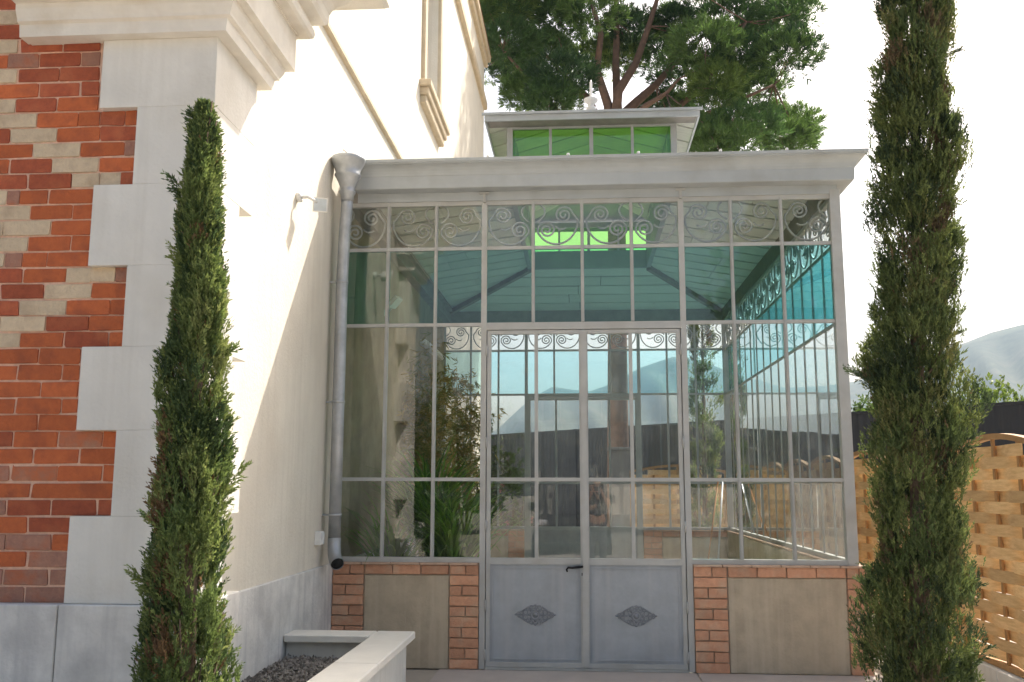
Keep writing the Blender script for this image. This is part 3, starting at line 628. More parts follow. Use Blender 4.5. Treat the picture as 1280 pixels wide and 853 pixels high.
obj('outlet_shade_plug', MB().tube([e1-dv*.02, e1-dv*.012], .054, 20), M['dark'], dp)  # black plug painted for the shade inside the pipe mouth
for z in (1.35, 2.35, 3.45):
    obj('bracket', MB().tube([(PX, PY, z-.012), (PX, PY, z+.012)], .059, 20).box(-2.295, PX-.05, PY-.012, PY+.012, z-.008, z+.008), M['zinc'], dp)
obj('strainer', MB().tube([(-2.2, -.42, 4.60), (-2.19, -.42, 4.70), (-2.08, -.40, 4.61)], .004, 5).tube([(-2.24, -.40, 4.60), (-2.235, -.40, 4.66)], .008, 5), M['blackmetal'], dp)

# ------------------------------------------------------------------ wall fittings
lp = thing('wall_floodlight', 'small white floodlight on an arm, high on the sunlit cream wall', 'floodlight', (-2.29, -1.446, 3.92))
wm = mat('white_plastic', (.8, .8, .78), .45)
obj('wall_plate', MB().tube([(-2.292, -1.446, 3.92), (-2.25, -1.446, 3.92)], .04, 14), wm, lp)
obj('arm', MB().tube([(-2.25, -1.446, 3.92), (-2.20, -1.44, 3.925), (-2.17, -1.40, 3.915), (-2.15, -1.36, 3.905)], .014, 8), wm, lp)
hd = MB(); c = Vector((-2.128, -1.33, 3.893)); nrm = Vector((.3, -.85, -.42)).normalized(); sd = nrm.cross(Vector((0, 0, 1))).normalized(); up = sd.cross(nrm)
V = [c+nrm*d+sd*a*q+up*b*q for d, q in ((-.03, .038), (.02, .06)) for a, b in ((-1, -1), (1, -1), (1, 1), (-1, 1))]
hd.add(V, [(3, 2, 1, 0), (4, 5, 6, 7), (0, 1, 5, 4), (1, 2, 6, 5), (2, 3, 7, 6), (3, 0, 4, 7)]); obj('lamp_head', hd, wm, lp)
hd = MB(); hd.add([c+nrm*.0225+sd*a*.05+up*b*.05 for a, b in ((-1, -1), (1, -1), (1, 1), (-1, 1))], [(0, 1, 2, 3)]); obj('lens', hd, mat('lamp_lens', (.55, .62, .68), .15, spec=.5), lp)
jb = thing('socket_box', 'small white junction box low on the shaded wall beside the downpipe', 'junction box', (-2.29, -.547, 1.157))
obj('box_body', MB().bbox(-2.292, -2.235, -.60, -.49, 1.10, 1.215, .006), wm, jb)
obj('box_lid', MB().bbox(-2.2345, -2.228, -.592, -.498, 1.108, 1.207, .004), wm, jb)

# ------------------------------------------------------------------ planter at the foot of the house
pl = thing('planter', 'low white stone planter wall with gravel bed, along the foot of the house', 'planter', (-1.8, -3.2, 0))
pw = mat('planter_render', (.72, .70, .65), .9, var=.05, nscale=3, bump=.1, streak=((.5, .47, .42), .3))
pc = mat('planter_coping', (.78, .75, .68), .8, var=.05, nscale=3, bump=.08, stain=((.62, .58, .5), 2, .3))
obj('planter_wall', MB().box(-2.26, -1.36, -1.38, -1.24, 0, .43).box(-1.55, -1.361, -6.0, -1.381, 0, .43), pw, pl)
for (x0, x1, y0, y1) in ((-2.262, -1.60, -1.45, -1.19), (-1.597, -1.30, -2.55, -1.19), (-1.597, -1.30, -3.95, -2.556), (-1.597, -1.30, -5.3, -3.956), (-1.597, -1.30, -6.05, -5.306)):
    obj('coping_stone', MB().bbox(x0, x1, y0, y1, .4305, .489, .008), pc, pl)
obj('soil', MB().box(-2.26, -1.551, -6.0, -1.382, .05, .31), mat('bed_soil', (.10, .085, .07), .95, var=.3, nscale=20, bump=.6, bscale=40), pl)
n = 5200; P_ = np.stack([rng.uniform(-2.24, -1.57, n), rng.uniform(-5.2, -1.42, n), rng.uniform(.308, .335, n)], 1)
oct_ = np.array([[1, 0, 0], [0, 1, 0], [-1, 0, 0], [0, -1, 0], [0, 0, 1]]); tri = np.array([[0, 1, 4], [1, 2, 4], [2, 3, 4], [3, 0, 4]])
S = rng.uniform(.006, .022, (n, 1, 3)); vv = oct_[None]*S*rng.uniform(.6, 1.2, (n, 5, 1)); an = rng.uniform(0, 6.28, n)
cx, sx = np.cos(an)[:, None], np.sin(an)[:, None]; vv = np.stack([vv[..., 0]*cx-vv[..., 1]*sx, vv[..., 0]*sx+vv[..., 1]*cx, vv[..., 2]], -1)+P_[:, None]
g0 = rng.uniform(.09, .34, (n, 1, 1)); col = np.repeat((g0*np.array([[[1, .92, .82]]])), 12, 1).reshape(-1, 3)
gm = leafmat('gravel_chips', 0, .9)
gv = link('gravel', np_mesh('gravel', (vv[:, tri].reshape(-1, 3)-np.array(pl.location)), 3, col), gm, pl); gv['kind'] = 'stuff'

# ------------------------------------------------------------------ foliage builders
LEAF = leafmat('cypress_leaf', .35, .6); NEEDLE = leafmat('pine_needle', .38, .5); BROAD = leafmat('broad_leaf', .35, .45)
BARK = mat('cypress_bark', (.17, .12, .085), .95, var=.25, nscale=20, bump=.5, bscale=40)
def unit(v): return v/np.maximum(np.linalg.norm(v, axis=-1, keepdims=True), 1e-9)
def sprays(base, axis, length, k, leaf_l, leaf_w, spread, col, cvar=.12, flat=.4):
    """each spray: k small leaf blades (quads) up an axis"""
    n = len(base); t = np.linspace(.1, 1, k)[None, :, None]*rng.uniform(.85, 1.15, (n, k, 1))
    axis = unit(axis); r1 = unit(np.cross(axis, rng.normal(size=(n, 3)))); r2 = np.cross(axis, r1)
    ph = rng.uniform(0, 6.28, (n, k, 1)); side = r1[:, None]*np.cos(ph)+r2[:, None]*np.sin(ph)*flat
    d = unit(axis[:, None]+side*spread+rng.normal(0, .15, (n, k, 3)))
    b = base[:, None]+axis[:, None]*t*length[:, None, None]
    L = leaf_l*rng.uniform(.6, 1.3, (n, k, 1)); W = leaf_w*rng.uniform(.7, 1.3, (n, k, 1))
    wv = unit(np.cross(d, rng.normal(size=(n, k, 3))))*W
    q = np.stack([b, b+d*L*.5+wv, b+d*L, b+d*L*.5-wv], 2)
    c = np.repeat((col[:, None]*rng.uniform(1-cvar, 1+cvar, (n, k, 1)))[:, :, None], 4, 2)
    return q.reshape(-1, 3), c.reshape(-1, 3)
def cypress(name, label, x0, y0, zb, h, lean, Rf, n, leaf, pal, seed, tips=0, group=None, k=9, reach=.5):
    global rng
    rng = np.random.default_rng(seed)
    t_ = thing(name, label, 'cypress', (x0, y0, zb), group)
    org = np.array([x0, y0, zb])
    u = rng.uniform(0, 1, n)**.9; ph = rng.uniform(0, 2*np.pi, n)
    # lumps: clumped branch ends give the uneven outline
    nc = int(n/48); cu = rng.uniform(0, 1, nc); cph = rng.uniform(0, 2*np.pi, nc); cr = rng.uniform(.5, 1.12, nc)
    pick = rng.integers(0, nc, n); cl = rng.uniform(0, 1, n) < .88
    u = np.where(cl, np.clip(cu[pick]+rng.normal(0, .016, n)*3.2/h, 0, 1), u); ph = np.where(cl, cph[pick]+rng.normal(0, .20, n), ph)
    rr = np.where(cl, cr[pick]*rng.uniform(.78, 1.05, n), rng.uniform(.15, .9, n)**.6)
    Rad = Rf(u)*(1+.11*np.sin(ph*2+u*h*4.1)+.10*np.sin(ph-u*h*7.3+seed)+.08*np.sin(ph*3+u*h*13))
    r = rr*Rad
    rad = np.stack([np.cos(ph), np.sin(ph), np.zeros(n)], 1)
    ctr = np.stack([lean*u, np.zeros(n), u*h], 1)
    p = org+ctr+rad*r[:, None]
    ax = np.array([0, 0, 1.])+rad*rng.uniform(.15, .9, (n, 1))*reach*1.4+rng.normal(0, .22, (n, 3))
    pal = np.array(pal); ci = rng.choice(len(pal), nc, p=np.array([.34, .3, .2, .1, .06]))
    col = np.where(cl[:, None], pal[ci[pick]], pal[rng.choice(len(pal), n, p=np.array([.34, .3, .2, .1, .06]))])*rng.uniform(.8, 1.2, (n, 1))
    if tips:                                         # single shoots that stick out of the column
        m = tips; ui = rng.uniform(.05, .97, m); pi_ = rng.uniform(0, 2*np.pi, m)
        tb = org+np.stack([lean*ui, 0*ui, ui*h], 1); rd = np.stack([np.cos(pi_), np.sin(pi_), 0*ui], 1); ll = rng.uniform(1.05, 1.5, m)
        js = 20; f = np.linspace(.5, 1, js)[None, :, None]
        pp = (tb[:, None]+rd[:, None]*(Rf(ui)*ll)[:, None, None]*f+np.array([0, 0, 1.])*(f-.5)*rng.uniform(.05, .6, (m, 1, 1))).reshape(-1, 3)
        p = np.concatenate([p, pp]); ax = np.concatenate([ax, np.repeat(rd, js, 0)+np.array([0, 0, .6])+rng.normal(0, .3, (m*js, 3))]); col = np.concatenate([col, np.repeat(pal[rng.integers(0, 3, m)], js, 0)])
    q, c = sprays(p, ax, np.full(len(p), leaf*2.2), k, leaf, leaf*.15, .7, col)
    link('crown', np_mesh('crown', q-org, 4, c), LEAF, t_)
    mb = MB(); mb.tube([(x0, y0, zb-.15), (x0+lean*.3, y0, zb+h*.3), (x0+lean*.7, y0, zb+h*.7), (x0+lean, y0, zb+h*.96)], [.05+.012*h/3, .042, .025, .006], 8)
    tr = obj('trunk', mb, BARK, t_)
    for i in range(34):
        uu = random.uniform(.02, .9); a = random.uniform(0, 6.28); rx = float(Rf(np.array([uu]))[0])*.8
        b0 = Vector((x0+lean*uu, y0, zb+h*uu)); mb = MB().tube([b0, b0+Vector((math.cos(a)*rx*.5, math.sin(a)*rx*.5, .12)), b0+Vector((math.cos(a)*rx, math.sin(a)*rx, .38))], [.011, .008, .003], 5)
        obj('branch', mb, BARK, tr)
    return t_
GP = [(.115, .165, .056), (.165, .215, .074), (.062, .10, .040), (.22, .26, .098), (.19, .125, .065)]
GD = [(.092, .128, .046), (.128, .162, .056), (.046, .070, .032), (.15, .160, .062), (.13, .10, .055)]
cypress('cypress_tree', 'short slender green cypress in the planter, in front of the white quoined corner', -1.865, -4.2, .30, 3.20, -.065,
        lambda u: np.interp(u, [0, .1, .16, .29, .48, .67, .85, .95, 1], [.19, .205, .205, .18, .138, .113, .088, .045, .006]), 19000, .025, GP, 11, tips=16, k=13)
cypress('cypress_tree', 'tall dark cypress right of the conservatory corner, taller than the picture', 2.00, -2.6, 0.0, 7.4, .40,
        lambda u: (.325-.165*u)*np.where(u < .08, .9, 1)*np.sqrt(np.clip(1-u**8, .02, 1)), 46000, .026, GD, 23, tips=44, k=12, reach=.35)
cypress('cypress_tree', 'green cypress seen through the glass behind the back wall of the conservatory', 2.1, 8.0, 0.0, 5.4, .06,
        lambda u: .27*np.sqrt(np.clip(1-u**4, .02, 1)), 6500, .04, GP, 31, tips=10, k=9)

# ------------------------------------------------------------------ stone pine behind
rng = np.random.default_rng(5)
pin = thing('pine_tree', 'tall spreading pine with reddish limbs, rising behind the roof lantern', 'pine', (.95, 16, 0))
PB = mat('pine_bark', (.25, .155, .115), .95, col2=(.14, .10, .08), nscale=7, bump=.9, bscale=14)
tr = obj('trunk', MB().tube([(.95, 16, -.2), (.94, 16, 2.5), (.97, 16, 6), (1.0, 16, 9), (.95, 16.0, 11.2)], [.34, .28, .25, .24, .23], 14), PB, pin)
LIM = [  # limbs: tip x, y, z from the fork
    (-2.0, 15.2, 13.2), (-1.2, 17.5, 14.5), (.2, 15.0, 15.5), (1.0, 16.6, 17.0), (2.4, 15.2, 15.8), (3.6, 16.8, 14.3), (5.2, 15.6, 12.2), (4.4, 14.8, 13.6), (-.6, 15.2, 12.2), (2.6, 14.6, 12.0)]
limbs = []
fork = Vector((.95, 16, 11.0))
for i, tp in enumerate(LIM):
    tp = Vector(tp); b = fork + Vector((0, 0, random.uniform(-.8, .5))); d = tp-b
    pts = [b+d*f+Vector((random.gauss(0, .12), random.gauss(0, .12), -.35*math.sin(f*3.14)*(1 if tp.z < 14 else -.2))) if 0 < f < 1 else b+d*f for f in (0, .2, .4, .6, .8, 1)]
    limbs.append(pts); obj('limb', MB().tube(pts, [.15, .125, .10, .075, .05, .03], 8), PB, tr)
cl = []
PXC = [(-2.35, 13.3), (-1.9, 13.9), (-2.2, 14.6), (-1.5, 13.0), (-1.6, 14.7), (-1.2, 12.35), (-.7, 12.1), (-.9, 13.4), (-.4, 14.4), (-.2, 12.7), (.3, 13.4), (.6, 14.7), (1.5, 14.0), (2.2, 13.3),
       (2.3, 11.6), (1.2, 13.3), (2.8, 14.2), (3.0, 12.5), (3.5, 13.5), (3.6, 11.6), (3.9, 12.6), (4.3, 14.2), (4.6, 13.2), (4.9, 12.2), (5.3, 13.9), (5.7, 13.2), (5.2, 11.3), (5.9, 11.0), (5.6, 10.8), (4.6, 11.0), (4.0, 10.7), (3.1, 10.9), (5.9, 14.4), (-2.9, 14.9),
       (-1.1, 15.4), (.4, 15.7), (2.0, 15.5), (3.6, 15.3), (5.0, 15.2), (1.2, 16.6), (2.8, 16.4), (-.4, 16.3), (4.2, 16.2)]
mbb = MB()
for i, (cx_, cz_) in enumerate(PXC):
    for rep in range(2):
        yy = 16+(random.uniform(.9, 2.6) if 0 < cx_ < 2.5 and cz_ < 13.7 else random.uniform(-2.6, 2.6)); s = random.uniform(.55, .98)
        sc_ = (yy+8.73)/24.73
        cl.append(((cx_-.12)*sc_+random.gauss(0, .12), yy, 1.6+(cz_-1.6)*sc_+random.gauss(0, .1), s))
for (cx_, yy, cz_, s) in cl:
    c = Vector((cx_, yy, cz_)); best = min((p for L in limbs for p in L[2:]), key=lambda p: (p-c).length)
    mid = (best+c)/2+Vector((random.gauss(0, .15), random.gauss(0, .15), -.15))
    obj('branch', MB().tube([best, mid, c+Vector((0, 0, -.1))], [.022, .017, .009], 5), PB, tr)
C_ = np.array(cl); nt_ = 190
cen = np.repeat(C_[:, :3], nt_, 0); rad_ = np.repeat(C_[:, 3], nt_)
dv = unit(rng.normal(size=(len(cen), 3))*np.array([1, 1, .75])+np.array([0, 0, .25])); rr = rng.uniform(.25, 1, len(cen))**.5
p = cen+dv*(rad_*rr)[:, None]*np.array([1.05, 1.05, .72])
ax = dv*.7+np.array([0, 0, .75])+rng.normal(0, .25, (len(cen), 3))
pal = np.array([(.058, .116, .038), (.088, .156, .046), (.041, .082, .033), (.13, .20, .055)])
ci = rng.choice(4, len(C_), p=[.35, .3, .2, .15]); col = np.repeat(pal[ci], nt_, 0)*rng.uniform(.75, 1.3, (len(cen), 1))
q, c = sprays(p, ax, np.full(len(p), .12), 20, .19, .0105, .8, col, flat=1.0)
link('crown', np_mesh('crown', q-np.array(pin.location), 4, c), NEEDLE, pin)

# ------------------------------------------------------------------ plants inside the conservatory and behind it
def straps(name, label, x, y, z, n, L, W, pal, seed, cat='plant', group=None, sp=1.0):
    r = np.random.default_rng(seed); t_ = thing(name, label, cat, (x, y, z), group); quads = []; cols = []
    pal = np.array(pal); S = 7
    for i in range(n):
        a = r.uniform(0, 6.28); el = r.uniform(.9, 1.5); ll = L*r.uniform(.6, 1.15); ww = W*r.uniform(.7, 1.2)
        h = np.array([math.cos(a), math.sin(a), 0]); sd = np.array([-math.sin(a), math.cos(a), 0]); pos = np.array([r.normal(0, .05), r.normal(0, .05), 0]); prev = None
        droop = r.uniform(1.1, 2.3)*sp; c = pal[r.integers(0, len(pal))]*r.uniform(.8, 1.25)
        for s_ in range(S+1):
            f = s_/S; w_ = ww*(1-f**2.2)*(.6+.8*min(f*3, 1))/1.2; cur = (pos-sd*w_, pos+sd*w_)
            if prev is not None: quads.append([prev[0], prev[1], cur[1], cur[0]]); cols.append([c]*4)
            prev = cur; e = el-droop*f*f; pos = pos+(h*math.cos(e)+np.array([0, 0, math.sin(e)]))*ll/S
    link('foliage', np_mesh('foliage', np.array(quads), 4, np.array(cols).reshape(-1, 3)), BROAD, t_)
    pot = MB().lathe(x, y, [(0, z-.42), (.13, z-.42), (.15, z-.2), (.19, z-.02), (.20, z), (.175, z), (.16, z-.05), (0, z-.05)], 20)
    obj('pot', pot, mat('glazed_pot', (.16, .17, .18), .5, var=.1), t_)
    return t_
SG = [(.09, .22, .035), (.13, .28, .045), (.07, .16, .04), (.18, .32, .07)]
straps('strap_leaf_plant', 'arching strap-leaved plant nearest the left corner inside the conservatory glass', -1.84, .55, .62, 120, 1.0, .015, SG, 3)
straps('strap_leaf_plant', 'large bright green strap-leaved clump inside the glass, beside the left door post', -1.28, .85, .70, 330, 1.15, .016, SG, 4)
straps('strap_leaf_plant', 'middle strap-leaved plant behind the lower left panes', -1.62, 1.55, .85, 330, 1.35, .02, SG, 5)
def bamboo(label, x, y, h, n, seed, spread=.16, dens=150):
    r = np.random.default_rng(seed); t_ = thing('bamboo_plant', label, 'bamboo', (x, y, 0), 'bamboo in the conservatory')
    B = []; A = []; cm = mat('bamboo_culm', (.30, .27, .10), .5, var=.15)
    for i in range(n):
        a = r.uniform(0, 6.28); d = r.uniform(0, .1); bx, by = x+d*math.cos(a), y+d*math.sin(a); hh = h*r.uniform(.75, 1.05); lx, ly = r.normal(0, spread, 2)
        pts = [(bx+lx*f*f, by+ly*f*f, .1+hh*f) for f in np.linspace(0, 1, 8)]
        obj('culm', MB().tube(pts, [.011-.007*f for f in np.linspace(0, 1, 8)], 6), cm, t_)
        for j in range(dens):
            f = r.uniform(.3, 1); B.append([bx+lx*f*f+r.normal(0, .13), by+ly*f*f+r.normal(0, .13), .1+hh*f+r.normal(0, .06)]); A.append([r.normal(0, 1), r.normal(0, 1), -.35+r.normal(0, .4)])
    B = np.array(B); A = np.array(A); pal = np.array([(.34, .27, .09), (.28, .25, .08), (.18, .20, .06), (.42, .32, .12)]); col = pal[r.integers(0, 4, len(B))]
    global rng
    rng = r; q, c = sprays(B, A, np.full(len(B), .05), 5, .12, .008, .7, col)
    link('foliage', np_mesh('foliage', q-np.array([x, y, 0]), 4, c), BROAD, t_)
    obj('pot', MB().lathe(x, y, [(0, .014), (.17, .014), (.2, .3), (.23, .33), (.2, .33), (.18, .25), (0, .25)], 20), mat('terracotta_pot', (.36, .17, .10), .85), t_)
bamboo('yellowing bamboo clump inside the conservatory, against the house wall', -1.95, 3.3, 3.3, 9, 41)
bamboo('smaller bamboo clump near the back left corner of the conservatory', -1.72, 4.7, 3.0, 8, 42)
def bush(name, label, x, y, z, rx, ry, rz, n, pal, seed, cat='shrub', group=None, leaf=.06, flowers=0, k=6):
    global rng
    rng = np.random.default_rng(seed); t_ = thing(name, label, cat, (x, y, z), group)
    nc = max(6, n//60); cc = unit(rng.normal(size=(nc, 3)))*rng.uniform(.3, .95, (nc, 1)); cc[:, 2] = np.abs(cc[:, 2])*1.6-.55
    pk = rng.integers(0, nc, n); p = (cc[pk]+rng.normal(0, .16, (n, 3)))*np.array([rx, ry, rz])+np.array([0, 0, rz*.75])
    ax = cc[pk]+np.array([0, 0, .5])+rng.normal(0, .4, (n, 3)); pal = np.array(pal); col = pal[rng.integers(0, len(pal), nc)][pk]*rng.uniform(.75, 1.25, (n, 1))
    q, c = sprays(p, ax, np.full(n, leaf), k, leaf, leaf*.28, .8, col, flat=.9)
    link('crown', np_mesh('crown', q, 4, c), BROAD, t_)
    mb = MB()
    for i in range(5): a = 1.256*i; mb.tube([(x, y, z-.05), (x+.2*rx*math.cos(a), y+.2*ry*math.sin(a), z+rz*.5), (x+.55*rx*math.cos(a), y+.55*ry*math.sin(a), z+rz*1.1)], [.03, .02, .008], 5)
    obj('trunk', mb, BARK, t_)
    for i in range(flowers):
        a = random.uniform(0, 6.28); zz = random.uniform(.3, 1.5)
        b = Vector((x+rx*.85*math.cos(a), y-abs(ry*.9*math.sin(a)), z+rz*zz)); mb = MB()
        for k_ in range(7):
            a2 = k_*.9; d = Vector((math.cos(a2)*.035, -.02, math.sin(a2)*.035)); mb.add([b, b+d+Vector((.012, 0, .01)), b+d*1.25, b+d+Vector((-.012, -.012, -.01))], [(0, 1, 2, 3)])
        obj('blossom', mb, mat('pink_petal', (.70, .30, .33), .6), t_)
BG = [(.06, .10, .03), (.085, .13, .04), (.045, .08, .03)]
bush('rose_bush', 'loose rose bush with pink blooms outside the back wall of the conservatory', -1.25, 7.9, 0, .45, .4, 1.25, 900, BG, 51, flowers=9)
bush('conifer_shrub', 'narrow dark shrub rising behind the back left panes', -1.75, 8.3, 0, .35, .35, 1.9, 1500, [(.035, .06, .028), (.05, .075, .03)], 52, leaf=.05)
bush('young_tree', 'green leafy tree showing over the charcoal fence at the right edge', 9.8, 14.5, 1.75, 1.7, 1.3, 1.28, 4200, [(.09, .15, .04), (.13, .19, .05), (.07, .11, .035)], 53, 'tree', leaf=.11)
bush('young_tree', 'low green tree crown just right of the tall cypress, over the charcoal fence', 7.7, 15.0, 1.65, 1.4, 1.2, 1.25, 4200, [(.09, .15, .04), (.12, .17, .05), (.06, .10, .035)], 54, 'tree', leaf=.11)

# ------------------------------------------------------------------ wooden fence panels
WD = wood('woven_fence_slat', (.80, .56, .29), (.55, .34, .15), rnd=.26, axis=(12, 1.2, 14)); WD2 = wood('fence_frame_wood', (.44, .26, .11), (.34, .19, .08), rnd=.1, axis=(10, 10, 1.5))
FX = 3.38; PWID = 1.8
def slat_mesh(k, zc, half, ph, amp=.026, hh=.0475):
    mb = MB(); n = 25; V = []
    for i in range(n):
        y = -half+2*half*i/(n-1); xo = amp*math.cos(math.pi*(y+.9)/.45+ph)
        for dx, dz in ((-.004, -hh), (.004, -hh), (.004, hh), (-.004, hh)): V.append((xo+dx, y, zc+dz))
    F = [(i*4+a, (i+1)*4+a, (i+1)*4+(a+1) % 4, i*4+(a+1) % 4) for i in range(n-1) for a in range(4)]+[(0, 1, 2, 3), ((n-1)*4+3, (n-1)*4+2, (n-1)*4+1, (n-1)*4)]
    return mb.add(V, F, False)
def arch_z(y): return 1.90+.115*math.cos(y/.9*math.pi/2)
def fence_panel(label):
    t_ = thing('fence_panel', label, 'fence', (0, 0, 0), 'woven wooden fence panels')
    obj('frame', MB().box(-.03, .03, -.895, -.855, .16, 1.92).box(-.03, .03, .855, .895, .16, 1.92).box(-.028, .028, -.854, .854, .162, .205), WD2, t_)
    ar = MB(); V = []; n = 17
    for i in range(n):
        y = -.895+1.79*i/(n-1); z = arch_z(y)
        for dx, dz in ((-.034, -.022), (.034, -.022), (.034, .024), (-.034, .024)): V.append((dx, y, z+dz))
    ar.add(V, [(i*4+a, (i+1)*4+a, (i+1)*4+(a+1) % 4, i*4+(a+1) % 4) for i in range(n-1) for a in range(4)]+[(0, 1, 2, 3), ((n-1)*4+3, (n-1)*4+2, (n-1)*4+1, (n-1)*4)])
    obj('arched_rail', ar, WD2, t_)
    for y in (-.45, 0, .45): obj('batten', MB().box(-.009, .009, y-.02, y+.02, .206, arch_z(y)-.022), WD2, t_)
    z = .262; k = 0
    while z < 1.97:
        half = .854
        if z > 1.80:
            cv = clampi((z+.07-1.90)/.115, 0, 1); half = .9*math.acos(cv)/(math.pi/2)-.02
        if half > .25: obj('slat', slat_mesh(k, z, min(half, .853), math.pi*(k % 2), hh=random.uniform(.046, .049)), WD, t_)
        z += .0905; k += 1
    return t_
fp0 = fence_panel('woven wooden fence panel with arched top, nearest, at the right edge beside the tall cypress'); fp0.location = (FX, -.62, 0)
for yv, lb in ((-2.44, 'woven wooden fence panel just outside the right edge, in front of the nearest visible one'), (1.22, 'woven wooden fence panel mostly hidden behind the tall cypress'), (3.04, 'woven wooden fence panel glimpsed between the conservatory corner and the tall cypress'), (4.86, 'woven wooden fence panel seen through the side glazing, fourth from the front'), (6.68, 'woven wooden fence panel seen through the side glazing, level with the back wall'), (8.5, 'last woven fence panel of the side row, at the far corner')):
    if yv < -1: continue
    c = copy_tree(fp0); c.location = (FX, yv, 0); c['label'] = lb
for xv, lb in ((1.8, 'woven wooden fence panel across the back, seen through the right-hand door'),):
    c = copy_tree(fp0); c.location = (xv, 9.45, -.02); c.rotation_euler = (0, 0, math.pi/2); c['label'] = lb
kb = thing('kerb', 'pale concrete kerb under the woven wooden fence', 'kerb', (FX, 0, 0))
for k in range(8): obj('kerb_stone', MB().bbox(FX-.07, FX+.07, -3.6+k*1.02, -3.6+(k+1)*1.02-.012, -.03, .155, .01), pw, kb)

# ------------------------------------------------------------------ charcoal boundary fence
FA = Vector((11.5, 6.45, 0)); FB = Vector((-6.0, 24.2, 0)); fd = (FB-FA).normalized(); fn = Vector((fd.y, -fd.x, 0))
df = thing('boundary_fence', 'tall charcoal metal panel fence running behind the conservatory', 'fence', tuple((FA+FB)/2))
CH = mat('charcoal_panel', (.019, .023, .032), .5, var=.06, nscale=2, spec=.4)
flen = (FB-FA).length; npn = 12
for i in range(npn):
    a = FA+fd*(flen*i/npn+.04); b = FA+fd*(flen*(i+1)/npn-.04); L = (b-a).length; V = []; m = 24
    zt = 3.16
    for j in range(m*2+1):                             # trapezoid ribs
        f = j/(m*2); off = .010 if (j//1) % 4 in (1, 2) else 0
        p = a+fd*L*f+fn*(-off); V += [(p.x, p.y, 0), (p.x, p.y, zt)]
    F = [(2*j, 2*j+2, 2*j+3, 2*j+1) for j in range(m*2)]
    n0 = len(V); V += [tuple(Vector(v)+fn*.03) for v in V[:2]]+[tuple(Vector(v)+fn*.03) for v in V[n0-2:n0]]
    F += [(n0, n0+1, n0+3, n0+2), (1, n0+1, n0, 0), (n0-1, n0-2, n0+2, n0+3)]
    obj('panel', MB().add(V, F), CH, df)
    obj('cap_rail', MB().bar(a+Vector((0, 0, 3.185)), b+Vector((0, 0, 3.185)), .07, .05), CH, df)
for i in range(npn+1):
    a = FA+fd*(flen*i/npn); obj('post', MB().bar(a, a+Vector((0, 0, 3.22)), .07, .07, up=fd), CH, df)
gp = thing('gate_pier', 'grey block pier with a flat cap in front of the pine trunk', 'pier', (.93, 14.2, 0))
GPM = mat('grey_block', (.17, .175, .18), .9, var=.1)
obj('shaft', MB().bbox(.68, 1.18, 13.95, 14.45, 0, 2.46, .01), GPM, gp); obj('cap', MB().bbox(.62, 1.24, 13.89, 14.51, 2.4605, 2.53, .01), GPM, gp)

# ------------------------------------------------------------------ things leaning inside, back right corner
br = thing('broom', 'wooden-handled broom leaning in the back right corner of the conservatory', 'broom', (1.75, 5.6, .013))
obj('handle', MB().tube([(1.78, 5.7, .12), (2.15, 6.55, 1.75)], .013, 8), wood('broom_handle', (.50, .24, .08), (.42, .19, .07)), br)
obj('head', MB().bar((1.64, 5.74, .10), (1.90, 5.63, .10), .05, .04), M['blackmetal'], br)
obj('bristles', MB().add([(1.63, 5.72, .08), (1.91, 5.61, .08), (1.91, 5.67, .08), (1.63, 5.78, .08), (1.61, 5.69, .014), (1.92, 5.57, .014), (1.94, 5.69, .014), (1.62, 5.81, .014)], [(0, 1, 2, 3), (4, 7, 6, 5), (0, 4, 5, 1), (1, 5, 6, 2), (2, 6, 7, 3), (3, 7, 4, 0)]), mat('bristle', (.12, .08, .05), .9), br)
sp = thing('metal_pole', 'pale metal pole with a dark tip leaning beside the broom', 'pole', (1.95, 5.9, .013))
obj('pole', MB().tube([(1.98, 5.95, .014), (2.22, 6.6, 1.72)], .016, 10), mat('pale_aluminium', (.6, .63, .66), .35, metal=.6), sp)
obj('tip', MB().tube([(2.22, 6.6, 1.72), (2.228, 6.622, 1.80)], .02, 10), M['blackmetal'], sp)
st = thing('strip_light', 'white strip light on the house wall inside, near the back left corner', 'light fitting', (-2.29, 5.3, 3.62))
obj('housing', MB().bbox(-2.288, -2.20, 4.5, 6.2, 3.60, 3.68, .008), wm, st); obj('diffuser', MB().bbox(-2.2, -2.17, 4.55, 6.15, 3.61, 3.665, .01), wm, st)
fl2 = thing('interior_floodlight', 'small white floodlight high on the house wall inside the left panes', 'floodlight', (-2.29, 2.0, 3.6))
obj('wall_plate', MB().tube([(-2.292, 2.0, 3.6), (-2.25, 2.0, 3.6)], .04, 14), wm, fl2); obj('arm', MB().tube([(-2.25, 2.0, 3.6), (-2.17, 2.0, 3.68)], .014, 8), wm, fl2); obj('lamp_head', MB().bar((-2.19, 1.95, 3.66), (-2.09, 1.9, 3.76), .11, .05), wm, fl2)


# ------------------------------------------------------------------ behind the camera: what the glass reflects
for i, (tx, ty, lb) in enumerate(((-3.6, -20, 'added unseen tree behind the viewpoint, darkens the reflection beside the left door post'), (-6.2, -21, 'second added unseen tree behind the viewpoint, darkens the reflection left of the doors'), (-9.5, -19.5, 'third added unseen tree behind the viewpoint, darkens the far left of the reflection'))):
    bush('garden_tree', lb, tx, ty, 0, 1.7, 1.5, random.uniform(2.0, 2.6), 1700, [(.05, .085, .03), (.07, .11, .035), (.035, .06, .025)], 70+i, 'tree', leaf=.2, k=5)  # trees added out of view to darken the reflection in the left panes
bush('garden_tree', 'tall loose tree behind the viewpoint, mirrored in the upper right panes', 7.5, -21, 3.0, 3.4, 2.4, 5.0, 2600, [(.06, .095, .03), (.08, .12, .035), (.04, .07, .025)], 77, 'tree', leaf=.22, k=5)
